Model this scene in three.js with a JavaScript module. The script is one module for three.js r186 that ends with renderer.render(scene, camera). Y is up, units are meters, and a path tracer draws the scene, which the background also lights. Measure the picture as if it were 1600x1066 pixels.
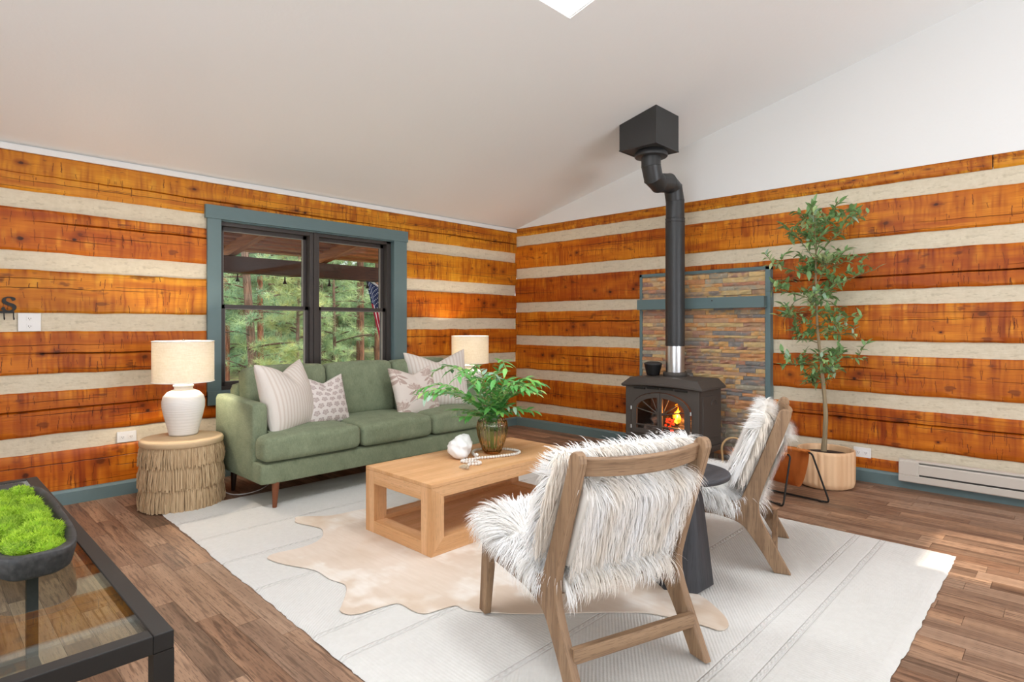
import * as THREE from 'three';
import { RoundedBoxGeometry } from 'three/addons/geometries/RoundedBoxGeometry.js';
import { mergeGeometries, mergeVertices, toCreasedNormals } from 'three/addons/utils/BufferGeometryUtils.js';
import { MeshSurfaceSampler } from 'three/addons/math/MeshSurfaceSampler.js';
import { RectAreaLightUniformsLib } from 'three/addons/lights/RectAreaLightUniformsLib.js';
import { FontLoader } from 'three/addons/loaders/FontLoader.js';
import { TextGeometry } from 'three/addons/geometries/TextGeometry.js';

// ------------------------------------------------------------------ camera, sky, sun, large lights, exposure
RectAreaLightUniformsLib.init();
const scene = new THREE.Scene();
const renderer = new THREE.WebGLRenderer({ antialias: true });
renderer.toneMapping = THREE.LinearToneMapping;
renderer.toneMappingExposure = 0.98;
renderer.shadowMap.enabled = true;
const V = (x, y, z) => new THREE.Vector3(x, y, z);
const camera = new THREE.PerspectiveCamera(60.29, 1600 / 1066, 0.05, 200);
camera.position.set(-5.371, 1.25, 5.09);
camera.lookAt(-5.371 + 0.72063, 1.25, 5.09 - 0.69332);
camera.setViewOffset(1600, 1066, 0, 24.43, 1600, 1066);
scene.background = new THREE.Color().setRGB(0.9, 0.95, 1.0);
scene.backgroundIntensity = 3.0;

const sun = new THREE.DirectionalLight(0xfff1dc, 4.0);
sun.position.set(-1.45 + 1.0, 8, 4.45 + 5.5); sun.target.position.set(-1.45, 0, 4.45);
sun.castShadow = true; sun.shadow.radius = 1.5; sun.shadow.mapSize.set(2048, 2048);
Object.assign(sun.shadow.camera, { left: -14, right: 14, top: 14, bottom: -14, near: 0.1, far: 60 });
scene.add(sun, sun.target);

function areaLight(w, h, pos, look, intensity, color = 0xffffff) {
  const l = new THREE.RectAreaLight(color, intensity, w, h);
  l.position.copy(pos); l.lookAt(look); scene.add(l); return l;
}
const SLOPE = 0.242, EAVE = 2.465, RIDGE_Z = 5.6, BACK_Z = 9, LEFT_X = -7.3;
const ceilY = (z) => (z < RIDGE_Z ? EAVE + SLOPE * z : EAVE + SLOPE * (2 * RIDGE_Z - z));
const SKIES = [{ x0: -3.12, x1: -2.502, z0: 2.829, z1: 3.95, power: 17 }, { x0: -4.75, x1: -4.13, z0: 2.2, z1: 3.32, power: 15 }]; // seen skylight, then one added out of view to brighten the left rug
for (const s of SKIES) {
  s.c = V((s.x0 + s.x1) / 2, ceilY((s.z0 + s.z1) / 2) + 0.02, (s.z0 + s.z1) / 2);
  areaLight(s.x1 - s.x0 - 0.02, s.z1 - s.z0 - 0.02, s.c, s.c.clone().add(V(0, -1, SLOPE)), s.power, 0xf1f6fc);
}
areaLight(3.2, 1.7, V(-2.3, 1.45, BACK_Z - 0.1), V(-2.8, 4.8, 6.2), 14, 0xe8f1fb);  // added fill from behind the camera, tilted up to brighten the ceiling
areaLight(3.0, 1.7, V(LEFT_X + 0.1, 1.45, 4.6), V(-4.8, 3.6, 4.2), 8.5, 0xe8f1fb);  // added fill from the unseen left side, aimed up at the ceiling

// ------------------------------------------------------------------ helpers
let seed_ = 12345;
const seed = (s) => { seed_ = s >>> 0; };
const rnd = () => { seed_ = (seed_ + 0x6d2b79f5) | 0; let t = Math.imul(seed_ ^ (seed_ >>> 15), 1 | seed_); t = (t + Math.imul(t ^ (t >>> 7), 61 | t)) ^ t; return ((t ^ (t >>> 14)) >>> 0) / 4294967296; };
const R = (a, b) => a + (b - a) * rnd();
const lerp = (a, b, t) => a + (b - a) * t, clamp = (x, a = 0, b = 1) => Math.min(b, Math.max(a, x));
const sstep = (a, b, x) => { const t = clamp((x - a) / (b - a)); return t * t * (3 - 2 * t); };
const hash = (i, j, k = 0) => { let n = (i * 374761393 + j * 668265263 + k * 1274126177) | 0; n = Math.imul(n ^ (n >>> 13), 1274126177); return ((n ^ (n >>> 16)) >>> 0) / 4294967296; };
function noise(x, y, k = 0) {
  const i = Math.floor(x), j = Math.floor(y), u = x - i, v = y - j, a = u * u * (3 - 2 * u), b = v * v * (3 - 2 * v);
  return lerp(lerp(hash(i, j, k), hash(i + 1, j, k), a), lerp(hash(i, j + 1, k), hash(i + 1, j + 1, k), a), b);
}
const fbm = (x, y, k = 0, o = 4) => { let s = 0, a = 0.5, n = 0; for (let i = 0; i < o; i++) { s += a * noise(x, y, k + i * 17); n += a; a *= 0.5; x *= 2.03; y *= 2.03; } return s / n; };
const col = (r, g, b) => [r, g, b];
const mixc = (a, b, t) => [lerp(a[0], b[0], t), lerp(a[1], b[1], t), lerp(a[2], b[2], t)];
function tex(w, h, fn, srgb = true, wrap = THREE.RepeatWrapping) {
  const d = new Uint8Array(w * h * 4);
  for (let y = 0; y < h; y++) for (let x = 0; x < w; x++) {
    const c = fn(x / w, y / h, x, y), o = (y * w + x) * 4;
    if (typeof c === 'number') { d[o] = d[o + 1] = d[o + 2] = clamp(c) * 255; } else { d[o] = clamp(c[0], 0, 255); d[o + 1] = clamp(c[1], 0, 255); d[o + 2] = clamp(c[2], 0, 255); }
    d[o + 3] = 255;
  }
  const t = new THREE.DataTexture(d, w, h); t.magFilter = THREE.LinearFilter; t.minFilter = THREE.LinearMipmapLinearFilter; t.generateMipmaps = true;
  t.wrapS = t.wrapT = wrap; if (srgb) t.colorSpace = THREE.SRGBColorSpace; t.needsUpdate = true; return t;
}
const rep = (t, u, v, ou = 0, ov = 0) => { const c = t.clone(); c.repeat.set(u, v); c.offset.set(ou, ov); c.needsUpdate = true; return c; };
const std = (o) => new THREE.MeshStandardMaterial({ side: THREE.DoubleSide, ...o });
const phy = (o) => new THREE.MeshPhysicalMaterial({ side: THREE.DoubleSide, ...o });

const counts = {};
const numbered = (n) => { const k = counts[n] = (counts[n] ?? -1) + 1; return k ? `${n}_${String(k).padStart(3, '0')}` : n; };
function shade(o) { o.castShadow = o.receiveShadow = true; return o; }
function thing(name, label, category, pos = [0, 0, 0], turn = 0, group) {
  const g = new THREE.Group(); g.name = numbered(name); g.position.set(...pos); g.rotation.y = turn;
  g.userData = { label, category }; if (group) g.userData.group = group; scene.add(g); return g;
}
function struct(name, label, category) { const g = new THREE.Group(); g.name = name; g.userData = { kind: 'structure', label, category }; scene.add(g); return g; }
function part(parent, name, geo, mat, pos, label) {
  const m = shade(new THREE.Mesh(geo, mat)); m.name = name; if (pos) m.position.set(...pos); if (label) m.userData.label = label; parent.add(m); return m;
}
function single(name, geo, mat, label, category, pos, group) {
  const m = shade(new THREE.Mesh(geo, mat)); m.name = numbered(name); if (pos) m.position.set(...pos); m.userData = { label, category }; if (group) m.userData.group = group; scene.add(m); return m;
}
const tr = (g, x, y, z) => g.translate(x, y, z);
const plain = (g) => { const n = g.index ? g.toNonIndexed() : g; for (const k of Object.keys(n.attributes)) if (!['position', 'normal', 'uv'].includes(k)) n.deleteAttribute(k); return n; };
const merge = (list) => mergeGeometries(list.map(plain));
// box-projected uv in metres; grain = axis that u runs along
function uvm(g, grain = 0, scale = 1, ou = 0, ov = 0) {
  const n = g.index ? g.toNonIndexed() : g, p = n.attributes.position, q = n.attributes.normal, uv = new Float32Array(p.count * 2);
  for (let i = 0; i < p.count; i += 3) {
    const a = V(0, 0, 0); for (let k = 0; k < 3; k++) a.add(V(Math.abs(q.getX(i + k)), Math.abs(q.getY(i + k)), Math.abs(q.getZ(i + k))));
    const ax = a.x > a.y && a.x > a.z ? 0 : a.y > a.z ? 1 : 2, rest = [0, 1, 2].filter((k) => k !== ax);
    let [s, t] = rest; if (t === grain) [s, t] = [t, s];
    for (let k = 0; k < 3; k++) { const c = [p.getX(i + k), p.getY(i + k), p.getZ(i + k)]; uv[(i + k) * 2] = c[s] * scale + ou; uv[(i + k) * 2 + 1] = c[t] * scale + ov; }
  }
  n.setAttribute('uv', new THREE.BufferAttribute(uv, 2)); return n;
}
const bx = (w, h, d, x = 0, y = 0, z = 0, r = 0) => tr(r ? new RoundedBoxGeometry(w, h, d, 2, r) : new THREE.BoxGeometry(w, h, d), x, y, z);
const bb = (x0, x1, y0, y1, z0, z1, r = 0) => bx(x1 - x0, y1 - y0, z1 - z0, (x0 + x1) / 2, (y0 + y1) / 2, (z0 + z1) / 2, r);
const tube = (pts, r, seg = 24, rad = 8, closed = false) => new THREE.TubeGeometry(new THREE.CatmullRomCurve3(pts.map((p) => (p.isVector3 ? p : V(...p))), closed, 'catmullrom', 0.5), seg, r, rad, closed);
function bar(a, b, r, n = 8, r2 = r) { // tapered rod from a to b
  const A = V(...a), B = V(...b), g = new THREE.CylinderGeometry(r2, r, A.distanceTo(B), n);
  g.applyQuaternion(new THREE.Quaternion().setFromUnitVectors(V(0, 1, 0), B.clone().sub(A).normalize())); const m = A.add(B).multiplyScalar(0.5); return g.translate(m.x, m.y, m.z);
}
const lathe = (pts, n = 48) => new THREE.LatheGeometry(pts.map(([x, y]) => new THREE.Vector2(x, y)), n);
function softBox(w, h, d, r, n = 14, fn) { // box with round edges, dense enough to bulge
  const g = new THREE.BoxGeometry(2, 2, 2, n, Math.max(6, Math.round(n * 0.6)), n), p = g.attributes.position, H = [w / 2, h / 2, d / 2];
  const dense = (t) => Math.sign(t) * (1 - Math.pow(1 - Math.abs(t), 1.6));
  for (let i = 0; i < p.count; i++) {
    const t = [p.getX(i), p.getY(i), p.getZ(i)].map(dense), q = t.map((c, k) => c * H[k]), inn = q.map((c, k) => clamp(c, -H[k] + Math.min(r, H[k]), H[k] - Math.min(r, H[k])));
    const o = V(q[0] - inn[0], q[1] - inn[1], q[2] - inn[2]); if (o.lengthSq() > 1e-12) o.setLength(Math.min(r, o.length() * 10));
    let v = V(inn[0] + o.x, inn[1] + o.y, inn[2] + o.z); if (fn) v = fn(v, t) || v; p.setXYZ(i, v.x, v.y, v.z);
  }
  g.deleteAttribute('uv'); g.deleteAttribute('normal'); const m = mergeVertices(g, 1e-5); m.computeVertexNormals(); return m;
}
function extrude(shape, depth, bevel = 0, curve = 10) {
  return new THREE.ExtrudeGeometry(shape, { depth: depth - 2 * bevel, bevelEnabled: bevel > 0, bevelSize: bevel, bevelThickness: bevel, bevelOffset: -bevel, bevelSegments: 2, curveSegments: curve }).translate(0, 0, -depth / 2 + bevel);
}
const shapeOf = (pts) => new THREE.Shape(pts.map(([x, y]) => new THREE.Vector2(x, y)));
const smoothShape = (pts) => { const s = new THREE.Shape(), c = new THREE.CatmullRomCurve3(pts.map(([x, y]) => V(x, y, 0)), true, 'catmullrom', 0.5).getPoints(pts.length * 4); c.forEach((p, i) => (i ? s.lineTo(p.x, p.y) : s.moveTo(p.x, p.y))); return s; };

// ------------------------------------------------------------------ materials
// hand-hewn varnished logs: grain streaks along u, saw marks across, knots
function logTexture(k, w = 2048, h = 192) {
  seed(900 + k); const L = 5.4, HH = 0.3, knots = [];
  for (let i = 0; i < 11; i++) knots.push([R(0, L), R(0.05, 0.25), 0.006 + 0.018 * rnd() ** 2, R(0.35, 1)]);
  const cracks = []; for (let i = 0; i < 9; i++) cracks.push([R(0, L), R(0.03, 0.27), R(0.4, 1.6), R(-0.02, 0.02)]);
  const checks = Array.from({ length: 55 }, () => []); // short dark splits across the grain, kept in 10 cm bins
  for (let i = 0; i < 240; i++) { const x = R(0, L), y = R(0, 0.3), len = R(0.02, 0.09), w = R(0.0008, 0.0018), s = R(-0.15, 0.15), b = Math.floor(x * 10); for (const q of [b - 1, b, b + 1]) checks[q]?.push([x, y, len, w, s, R(0.4, 0.9)]); }
  const at = (u, v) => {
    const x = u * L, y = v * HH;
    let tone = 0.55 * fbm(x * 0.8, y * 5, k, 3) + 0.45 * fbm(x * 3, y * 26, k + 3, 4);
    const grain = fbm(x * 5, y * 210, k + 5, 3);
    const sx = x + 0.012 * noise(x * 3, y * 14, k); let saw = (0.55 * Math.pow(noise(sx * 26, y * 2.2, k + 7), 2) + 0.6 * Math.pow(noise(sx * 75, y * 5, k + 6), 2.5)) * (0.3 + 0.9 * sstep(0.3, 0.65, noise(x * 1.4, y * 8, k + 8)));
    let c = mixc(col(190, 106, 16), col(240, 172, 46), clamp(tone * 1.6 - 0.3));
    c = mixc(c, col(246, 190, 66), 0.6 * sstep(0.5, 0.85, noise(x * 34, y * 5, k + 21)) * sstep(0.4, 0.7, noise(x * 2, y * 10, k + 22)));
    c = mixc(c, col(138, 62, 12), 0.8 * saw);
    c = mixc(c, col(152, 74, 12), 0.34 * sstep(0.55, 0.85, grain));
    c = mixc(c, col(160, 74, 14), 0.5 * sstep(0.58, 0.82, fbm(x * 1.7, y * 12, k + 31, 4)));
    c = mixc(c, col(92, 46, 22), 0.5 * sstep(0.72, 0.84, fbm(x * 9, y * 22, k + 33, 4)));
    let bump = 0.5 + 0.25 * (fbm(x * 9, y * 22, k + 9, 3) - 0.5) - 0.22 * saw - 0.1 * grain;
    for (const [kx, ky, kr, ks] of knots) {
      const dx = (x - kx) / 1.35, dy = y - ky, d = Math.hypot(dx, dy) / kr + 0.5 * (fbm(x * 60, y * 60, k + 41, 2) - 0.5);
      if (d < 4) { const ring = sstep(1.25, 0.5, d), halo = sstep(3.6, 1.0, d); c = mixc(c, col(120, 54, 18), 0.5 * halo); c = mixc(c, col(52, 26, 15), 0.9 * ring * ks); }
    }
    for (const [cx, cy, cl, cw, cs, ca] of checks[Math.min(54, Math.floor(x * 10))]) { const t = (y - cy) / cl; if (t > 0 && t < 1) { const d = Math.abs(x - cx - cs * (y - cy) - 0.004 * (noise(y * 70, cx * 50, k) - 0.5)); if (d < cw * 2) { const m = ca * sstep(cw * 2, cw * 0.6, d); c = mixc(c, col(84, 38, 12), m); bump -= 0.3 * m; } } }
    for (const [cx, cy, cl, sl] of cracks) {
      const t = (x - cx) / cl; if (t > 0 && t < 1) { const yy = cy + sl * t + 0.006 * (noise(x * 7, cy * 40, k) - 0.5) + 0.003 * (noise(x * 30, 1, k) - 0.5), wd = 0.0016 * Math.sin(t * Math.PI), d = Math.abs(y - yy); if (d < wd + 0.0016) { c = mixc(c, col(58, 26, 12), 0.8 * sstep(wd + 0.0016, wd * 0.4, d)); bump -= 0.4 * sstep(wd + 0.0016, 0, d); } }
    }
    return [c, bump];
  };
  const map = tex(w, h, (u, v) => at(u, v)[0], true, THREE.MirroredRepeatWrapping), bump = tex(w / 2, h, (u, v) => clamp(at(u, v)[1]), false, THREE.MirroredRepeatWrapping);
  return { map, bump };
}
const LOGS = [0, 1, 2].map((k) => logTexture(k * 100));
const logMats = []; // a few stain tones of every variant
for (const [k, t] of LOGS.entries()) for (const tone of [0xffffff, 0xf8dfd0, 0xeccab6]) logMats.push(phy({ map: t.map, bumpMap: t.bump, bumpScale: 0.006, roughness: 0.45, specularIntensity: 0.55, color: tone }));
const mortarTex = tex(512, 256, (u, v) => { const n = fbm(u * 40, v * 20, 61, 4), s = fbm(u * 14, v * 60, 62, 3); let c = mixc(col(206, 192, 164), col(228, 216, 192), clamp(0.2 + 0.9 * n * 0.7 + 0.3 * s)); return mixc(c, col(170, 156, 128), 0.3 * sstep(0.64, 0.8, fbm(u * 22, v * 34, 63, 4))); });
const mortarBump = tex(512, 256, (u, v) => 0.5 * fbm(u * 60, v * 30, 71, 4) + 0.5 * fbm(u * 10, v * 50, 72, 3), false);
const M = {};
M.mortar = std({ map: mortarTex, bumpMap: mortarBump, bumpScale: 0.002, roughness: 0.95 });
M.drywall = std({ color: 0xf0efec, roughness: 0.92, bumpMap: rep(tex(512, 512, (u, v, x, y) => 0.6 * fbm(x / 9, y / 9, 81, 3) + 0.4 * fbm(x / 30, y / 30, 82, 2), false), 1, 1), bumpScale: 0.0008 });
M.white = std({ color: 0xf0eeea, roughness: 0.55 });
M.trimBlue = std({ color: 0x647a7c, roughness: 0.5, bumpMap: tex(256, 256, (u, v) => fbm(u * 3, v * 60, 85, 3), false), bumpScale: 0.0008 });
M.bronze = std({ color: 0x423b37, roughness: 0.45 });
M.bronzeEdge = std({ color: 0x8d857c, roughness: 0.5 });
M.black = std({ color: 0x24221f, roughness: 0.5, metalness: 0.3 });
M.iron = std({ color: 0x544e49, roughness: 0.55, metalness: 0.35, bumpMap: tex(256, 256, (u, v, x, y) => fbm(x / 3, y / 3, 87, 2), false), bumpScale: 0.0005 });
M.pipe = std({ color: 0x383838, roughness: 0.42, metalness: 0.25 });
M.steel = std({ color: 0xc9c9c9, roughness: 0.28, metalness: 1, bumpMap: tex(512, 16, (u, v, x) => hash(x, 5), false), bumpScale: 0.0002 });
M.pane = phy({ color: 0xffffff, transmission: 1, thickness: 0, roughness: 0, ior: 1.25, metalness: 0 });
M.tablePane = phy({ color: 0xeaf4ef, transmission: 1, thickness: 0, roughness: 0, ior: 1.5 });

function woodPair(k, c0, c1, c2, o = {}) { // plain-sawn board, u along the grain over 1.6 m, v over 0.4 m
  const { w = 1024, h = 256, streak = 0.5, fine = 140, pore = 0.25 } = o;
  const g = (u, v) => { const x = u * 1.6, y = v * 0.4, warp = 0.05 * fbm(x * 1.2, y * 5, k, 3); return [fbm(x * 1.1, (y + warp) * 26, k + 2, 4), fbm(x * 7, (y + warp * 0.4) * fine * 2, k + 3, 3), noise(x * 26, y * 900, k + 4)]; };
  const map = tex(w, h, (u, v) => { const [a, b, p] = g(u, v); let c = mixc(c0, c1, clamp(a * 1.8 - 0.4)); c = mixc(c, c2, streak * sstep(0.5, 0.8, b)); return mixc(c, [c2[0] * 0.75, c2[1] * 0.75, c2[2] * 0.75], pore * sstep(0.72, 0.9, p)); }, true, THREE.MirroredRepeatWrapping);
  const bump = tex(w / 2, h, (u, v) => { const [a, b, p] = g(u, v); return clamp(0.6 * b + 0.2 * a + 0.2 * (1 - p)); }, false, THREE.MirroredRepeatWrapping);
  map.repeat.set(1 / 1.6, 1 / 0.4); bump.repeat.set(1 / 1.6, 1 / 0.4); return { map, bump };
}
const wOak = woodPair(300, col(216, 162, 110), col(232, 184, 136), col(196, 140, 90), { streak: 0.35 });
M.oak = std({ map: wOak.map, bumpMap: wOak.bump, bumpScale: 0.0006, roughness: 0.5 });
const wAsh = woodPair(330, col(136, 106, 78), col(172, 140, 108), col(112, 86, 64), { streak: 0.55, fine: 90, pore: 0.4 });
M.ash = std({ map: wAsh.map, bumpMap: wAsh.bump, bumpScale: 0.0012, roughness: 0.62 });
const wBlack = woodPair(350, col(52, 52, 56), col(70, 70, 75), col(36, 36, 40), { w: 512, h: 128, streak: 0.6 });
M.blackWood = std({ map: wBlack.map, bumpMap: wBlack.bump, bumpScale: 0.001, roughness: 0.5 });
M.walnutLeg = std({ color: 0x7c4526, roughness: 0.45 });
M.darkLeg = std({ color: 0x3a2418, roughness: 0.5 });

// ------------------------------------------------------------------ floor: vinyl planks running along z
const RUG = { x0: -4.2, x1: -1.43, z0: 0.72, z1: 4.62 };
{
  const floor = struct('floor', 'brown wood plank floor under rug', 'floor');
  part(floor, 'subfloor', bb(LEFT_X - 0.2, 0.2, -0.2, -0.0125, -0.2, BACK_Z + 0.2), std({ color: 0x3a2c24, roughness: 0.9 }));
  const fp = [woodPair(400, col(158, 128, 106), col(194, 162, 136), col(106, 82, 66), { fine: 60, streak: 0.6, pore: 0.5 }), woodPair(430, col(148, 116, 94), col(200, 164, 134), col(100, 74, 58), { fine: 45, streak: 0.7, pore: 0.5 })];
  const mats = []; for (const f of fp) for (const [c, ou] of [[0xf2f0ee, 0], [0xdcd6d2, 0.35], [0xb8b0aa, 0.7], [0xeae2da, 0.15], [0xccc0b8, 0.55]]) mats.push(std({ map: rep(f.map, 0.625, 2.5, ou, ou), bumpMap: rep(f.bump, 0.625, 2.5, ou, ou), bumpScale: 0.0012, roughness: 0.46, color: c }));
  const W = 0.105, lens = [0.45, 0.62, 0.8, 1.0], geos = lens.map((l) => uvm(bb(-W / 2 + 0.0007, W / 2 - 0.0007, -0.012, 0, -l / 2 + 0.0007, l / 2 - 0.0007), 2));
  seed(77); const all = [];
  for (let x = -W / 2; x > LEFT_X; x -= W) {
    let z = -R(0.02, 0.5);
    while (z < BACK_Z) { const k = Math.floor(rnd() * 4), l = lens[k]; all.push({ x, z: z + l / 2, k, m: Math.floor(rnd() * mats.length), z1: z + l }); z += l; }
  }
  const f2 = V(0.72063, 0, -0.69332), rgt = V(0.69332, 0, 0.72063);
  for (const p of all) {
    const v = V(p.x + 5.371, 0, p.z - 5.09), d = v.dot(f2), s = v.dot(rgt), under = p.x > RUG.x0 + 0.08 && p.x < RUG.x1 - 0.08 && p.z > RUG.z0 + 0.5 && p.z1 < RUG.z1 + 0.2;
    p.rank = d < 1.2 || Math.abs(s) > d * 0.98 + 0.3 || under ? 1000 + Math.abs(d) : d;
  }
  all.sort((a, b) => a.rank - b.rank);
  const rest = [];
  all.forEach((p, i) => {
    if (i < 300) part(floor, 'plank', geos[p.k], mats[p.m], [p.x, 0, p.z]);
    else (rest[p.m % 4] ??= []).push(geos[p.k].clone().translate(p.x, 0, p.z));
  });
  rest.forEach((g, i) => { const m = part(floor, 'planks', mergeGeometries(g), mats[[0, 2, 5, 8][i]]); m.userData.kind = 'stuff'; });
}

// ------------------------------------------------------------------ log walls
function logGeo(len, h, k, crack, flipV) {
  const nx = Math.max(4, Math.round(len / 0.06)), cy = crack ? 0.28 + 0.44 * hash(k, 3) : 0.5, rows = [0, 0.012, 0.05, 0.16, 0.3].filter((f) => f < cy - 0.06);
  const low = rows.length; rows.push('a', 'c', 'b'); for (const f of [0.4, 0.55, 0.7, 0.84, 0.95, 0.988, 1]) if (f > cy + 0.06) rows.push(f);
  const pos = [], uv = [], idx = [], nr = rows.length + 2, uo = hash(k, 9) * 3;
  for (let i = 0; i <= nx; i++) {
    const x = (len * i) / nx, mask = crack ? sstep(0.3, 0.62, noise(x * 0.9 + k * 7, 2.2, k)) * sstep(0, 0.3, x) : 0, c = cy + 0.10 * (noise(x * 0.6, 1, k + 5) - 0.5) + 0.02 * (noise(x * 6, 3, k) - 0.5);
    const bot = 0.007 * (noise(x * 5, 4, k) - 0.5) + 0.004 * (noise(x * 22, 4, k + 3) - 0.5), top = 0.007 * (noise(x * 5, 8, k) - 0.5) + 0.004 * (noise(x * 22, 8, k + 3) - 0.5);
    const put = (y, z, v) => { pos.push(x, y, z); uv.push((x + uo) / 5.4, flipV ? 1 - v : v); };
    put(bot, -0.2, 0);
    for (const r of rows) {
      let f = r, z = 0;
      if (r === 'a') f = c - (0.001 + 0.009 * mask) / h * 0.9; else if (r === 'b') f = c + (0.001 + 0.006 * mask) / h * 0.9; else if (r === 'c') { f = c; z = -0.028 * mask; }
      const e = Math.min(f, 1 - f) * h, y = f * h + lerp(bot, top, f);
      z += 0.006 * (fbm(x * 4, f * 3, k + 11, 3) - 0.5) - 0.012 * sstep(0.012, 0, e); put(y, z, f);
    }
    put(h + top, -0.2, 1);
  }
  for (let i = 0; i < nx; i++) for (let j = 0; j < nr - 1; j++) { const a = i * nr + j, b = a + nr; idx.push(a, b, a + 1, b, b + 1, a + 1); }
  for (const i of [0, nx]) for (let j = 1; j < nr - 1; j++) idx.push(i * nr, i * nr + j, i * nr + j + 1);
  const g = new THREE.BufferGeometry(); g.setAttribute('position', new THREE.Float32BufferAttribute(pos, 3)); g.setAttribute('uv', new THREE.Float32BufferAttribute(uv, 2)); g.setIndex(idx);
  const c = toCreasedNormals(g, 0.7); return c;
}
function chinkGeo(len, h, k) {
  const nx = Math.max(3, Math.round(len / 0.08)), ny = 6, pos = [], uv = [], idx = [], nr = ny + 3;
  for (let i = 0; i <= nx; i++) {
    const x = (len * i) / nx; pos.push(x, -0.012, -0.17); uv.push(x / 0.8, 0);
    for (let j = 0; j <= ny; j++) { const f = j / ny, y = -0.012 + f * (h + 0.024); pos.push(x, y, -0.020 + 0.006 * (fbm(x * 6, y * 30, k, 3) - 0.5) - 0.004 * (1 - f)); uv.push(x / 0.8 + k * 0.13, y / 0.4); }
    pos.push(x, h + 0.012, -0.17); uv.push(x / 0.8, h / 0.4);
  }
  for (let i = 0; i < nx; i++) for (let j = 0; j < nr - 1; j++) { const a = i * nr + j, b = a + nr; idx.push(a, b, a + 1, b, b + 1, a + 1); }
  for (const i of [0, nx]) for (let j = 1; j < nr - 1; j++) idx.push(i * nr, i * nr + j, i * nr + j + 1);
  const g = new THREE.BufferGeometry(); g.setAttribute('position', new THREE.Float32BufferAttribute(pos, 3)); g.setAttribute('uv', new THREE.Float32BufferAttribute(uv, 2)); g.setIndex(idx); return toCreasedNormals(g, 0.7);
}
let logK = 0;
function addLog(wall, x0, x1, y0, y1, crack, m) { logK++; part(wall, 'log', logGeo(x1 - x0, y1 - y0, logK, crack, logK % 2), logMats[m ?? Math.floor(hash(logK, 77) * logMats.length)], [x0, y0, 0]); }
function addChink(wall, x0, x1, y0, y1) { logK++; part(wall, 'chinking', chinkGeo(x1 - x0, y1 - y0, logK), M.mortar, [x0, y0, 0]); }
const OPEN = { x0: -3.56, x1: -1.84, y0: 0.70, y1: 2.125 };
const A = [2.417, 2.159, 2.038, 1.751, 1.624, 1.335, 1.207, 0.915, 0.795, 0.498, 0.374, 0.105];
const wallA = struct('wall_window_side', 'hewn log wall with pale chinking around window', 'wall');
{
  const L = LEFT_X - 0.1, mats = [0, 4, 6, 2, 5, 8];
  for (let i = 0; i < 12; i += 2) {
    const y1 = A[i], y0 = i === 10 ? 0 : A[i + 1], m = mats[i / 2];
    if (y0 > OPEN.y1 || y1 < OPEN.y0) addLog(wallA, L, 0.0, y0, y1, true, m);
    else { addLog(wallA, L, OPEN.x0, y0, y1, i !== 4, m); addLog(wallA, OPEN.x1, 0.0, y0, y1, i === 8, (m + 2) % 9); if (y0 < OPEN.y0) addLog(wallA, OPEN.x0, OPEN.x1, y0, OPEN.y0, false, m); }
    if (i < 10) { const c1 = A[i + 1], c0 = A[i + 2]; if (c1 <= OPEN.y0) addChink(wallA, L, 0, c0, c1); else { addChink(wallA, L, OPEN.x0, c0, c1); addChink(wallA, OPEN.x1, 0, c0, c1); if (c1 > OPEN.y1) addChink(wallA, OPEN.x0, OPEN.x1, OPEN.y1 + 0.022, c1); } }
  }
}
const B = [2.466, 2.367, 2.241, 1.959, 1.829, 1.533, 1.415, 1.126, 1.009, 0.712, 0.592, 0.297, 0.192, 0.1025];
const wallB = struct('wall_stove_side', 'hewn log wall with pale chinking behind stove', 'wall');
wallB.rotation.y = -Math.PI / 2;
{
  const mats = [3, 1, 5, 7, 4, 8, 2];
  for (let i = 0; i < 14; i += 2) {
    const y1 = B[i], y0 = i === 12 ? 0 : B[i + 1], m = mats[i / 2];
    if (i === 0) { addLog(wallB, -0.02, 4.655, y0, y1, false, m); addLog(wallB, 4.662, BACK_Z, y0, y1, false, 0); } else addLog(wallB, -0.02, BACK_Z, y0, y1, i !== 2 && i !== 12, m);
    if (i < 12) addChink(wallB, -0.02, BACK_Z, B[i + 2], B[i + 1]);
  }
  const gable = shapeOf([[-0.2, B[0] - 0.002], [BACK_Z + 0.2, B[0] - 0.002], [BACK_Z + 0.2, ceilY(BACK_Z + 0.2) + 0.1], [RIDGE_Z, ceilY(RIDGE_Z) + 0.1], [-0.2, ceilY(-0.2) + 0.1]]);
  part(wallB, 'drywall', extrude(gable, 0.2), M.drywall, [0, 0, -0.106]);
}
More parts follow.
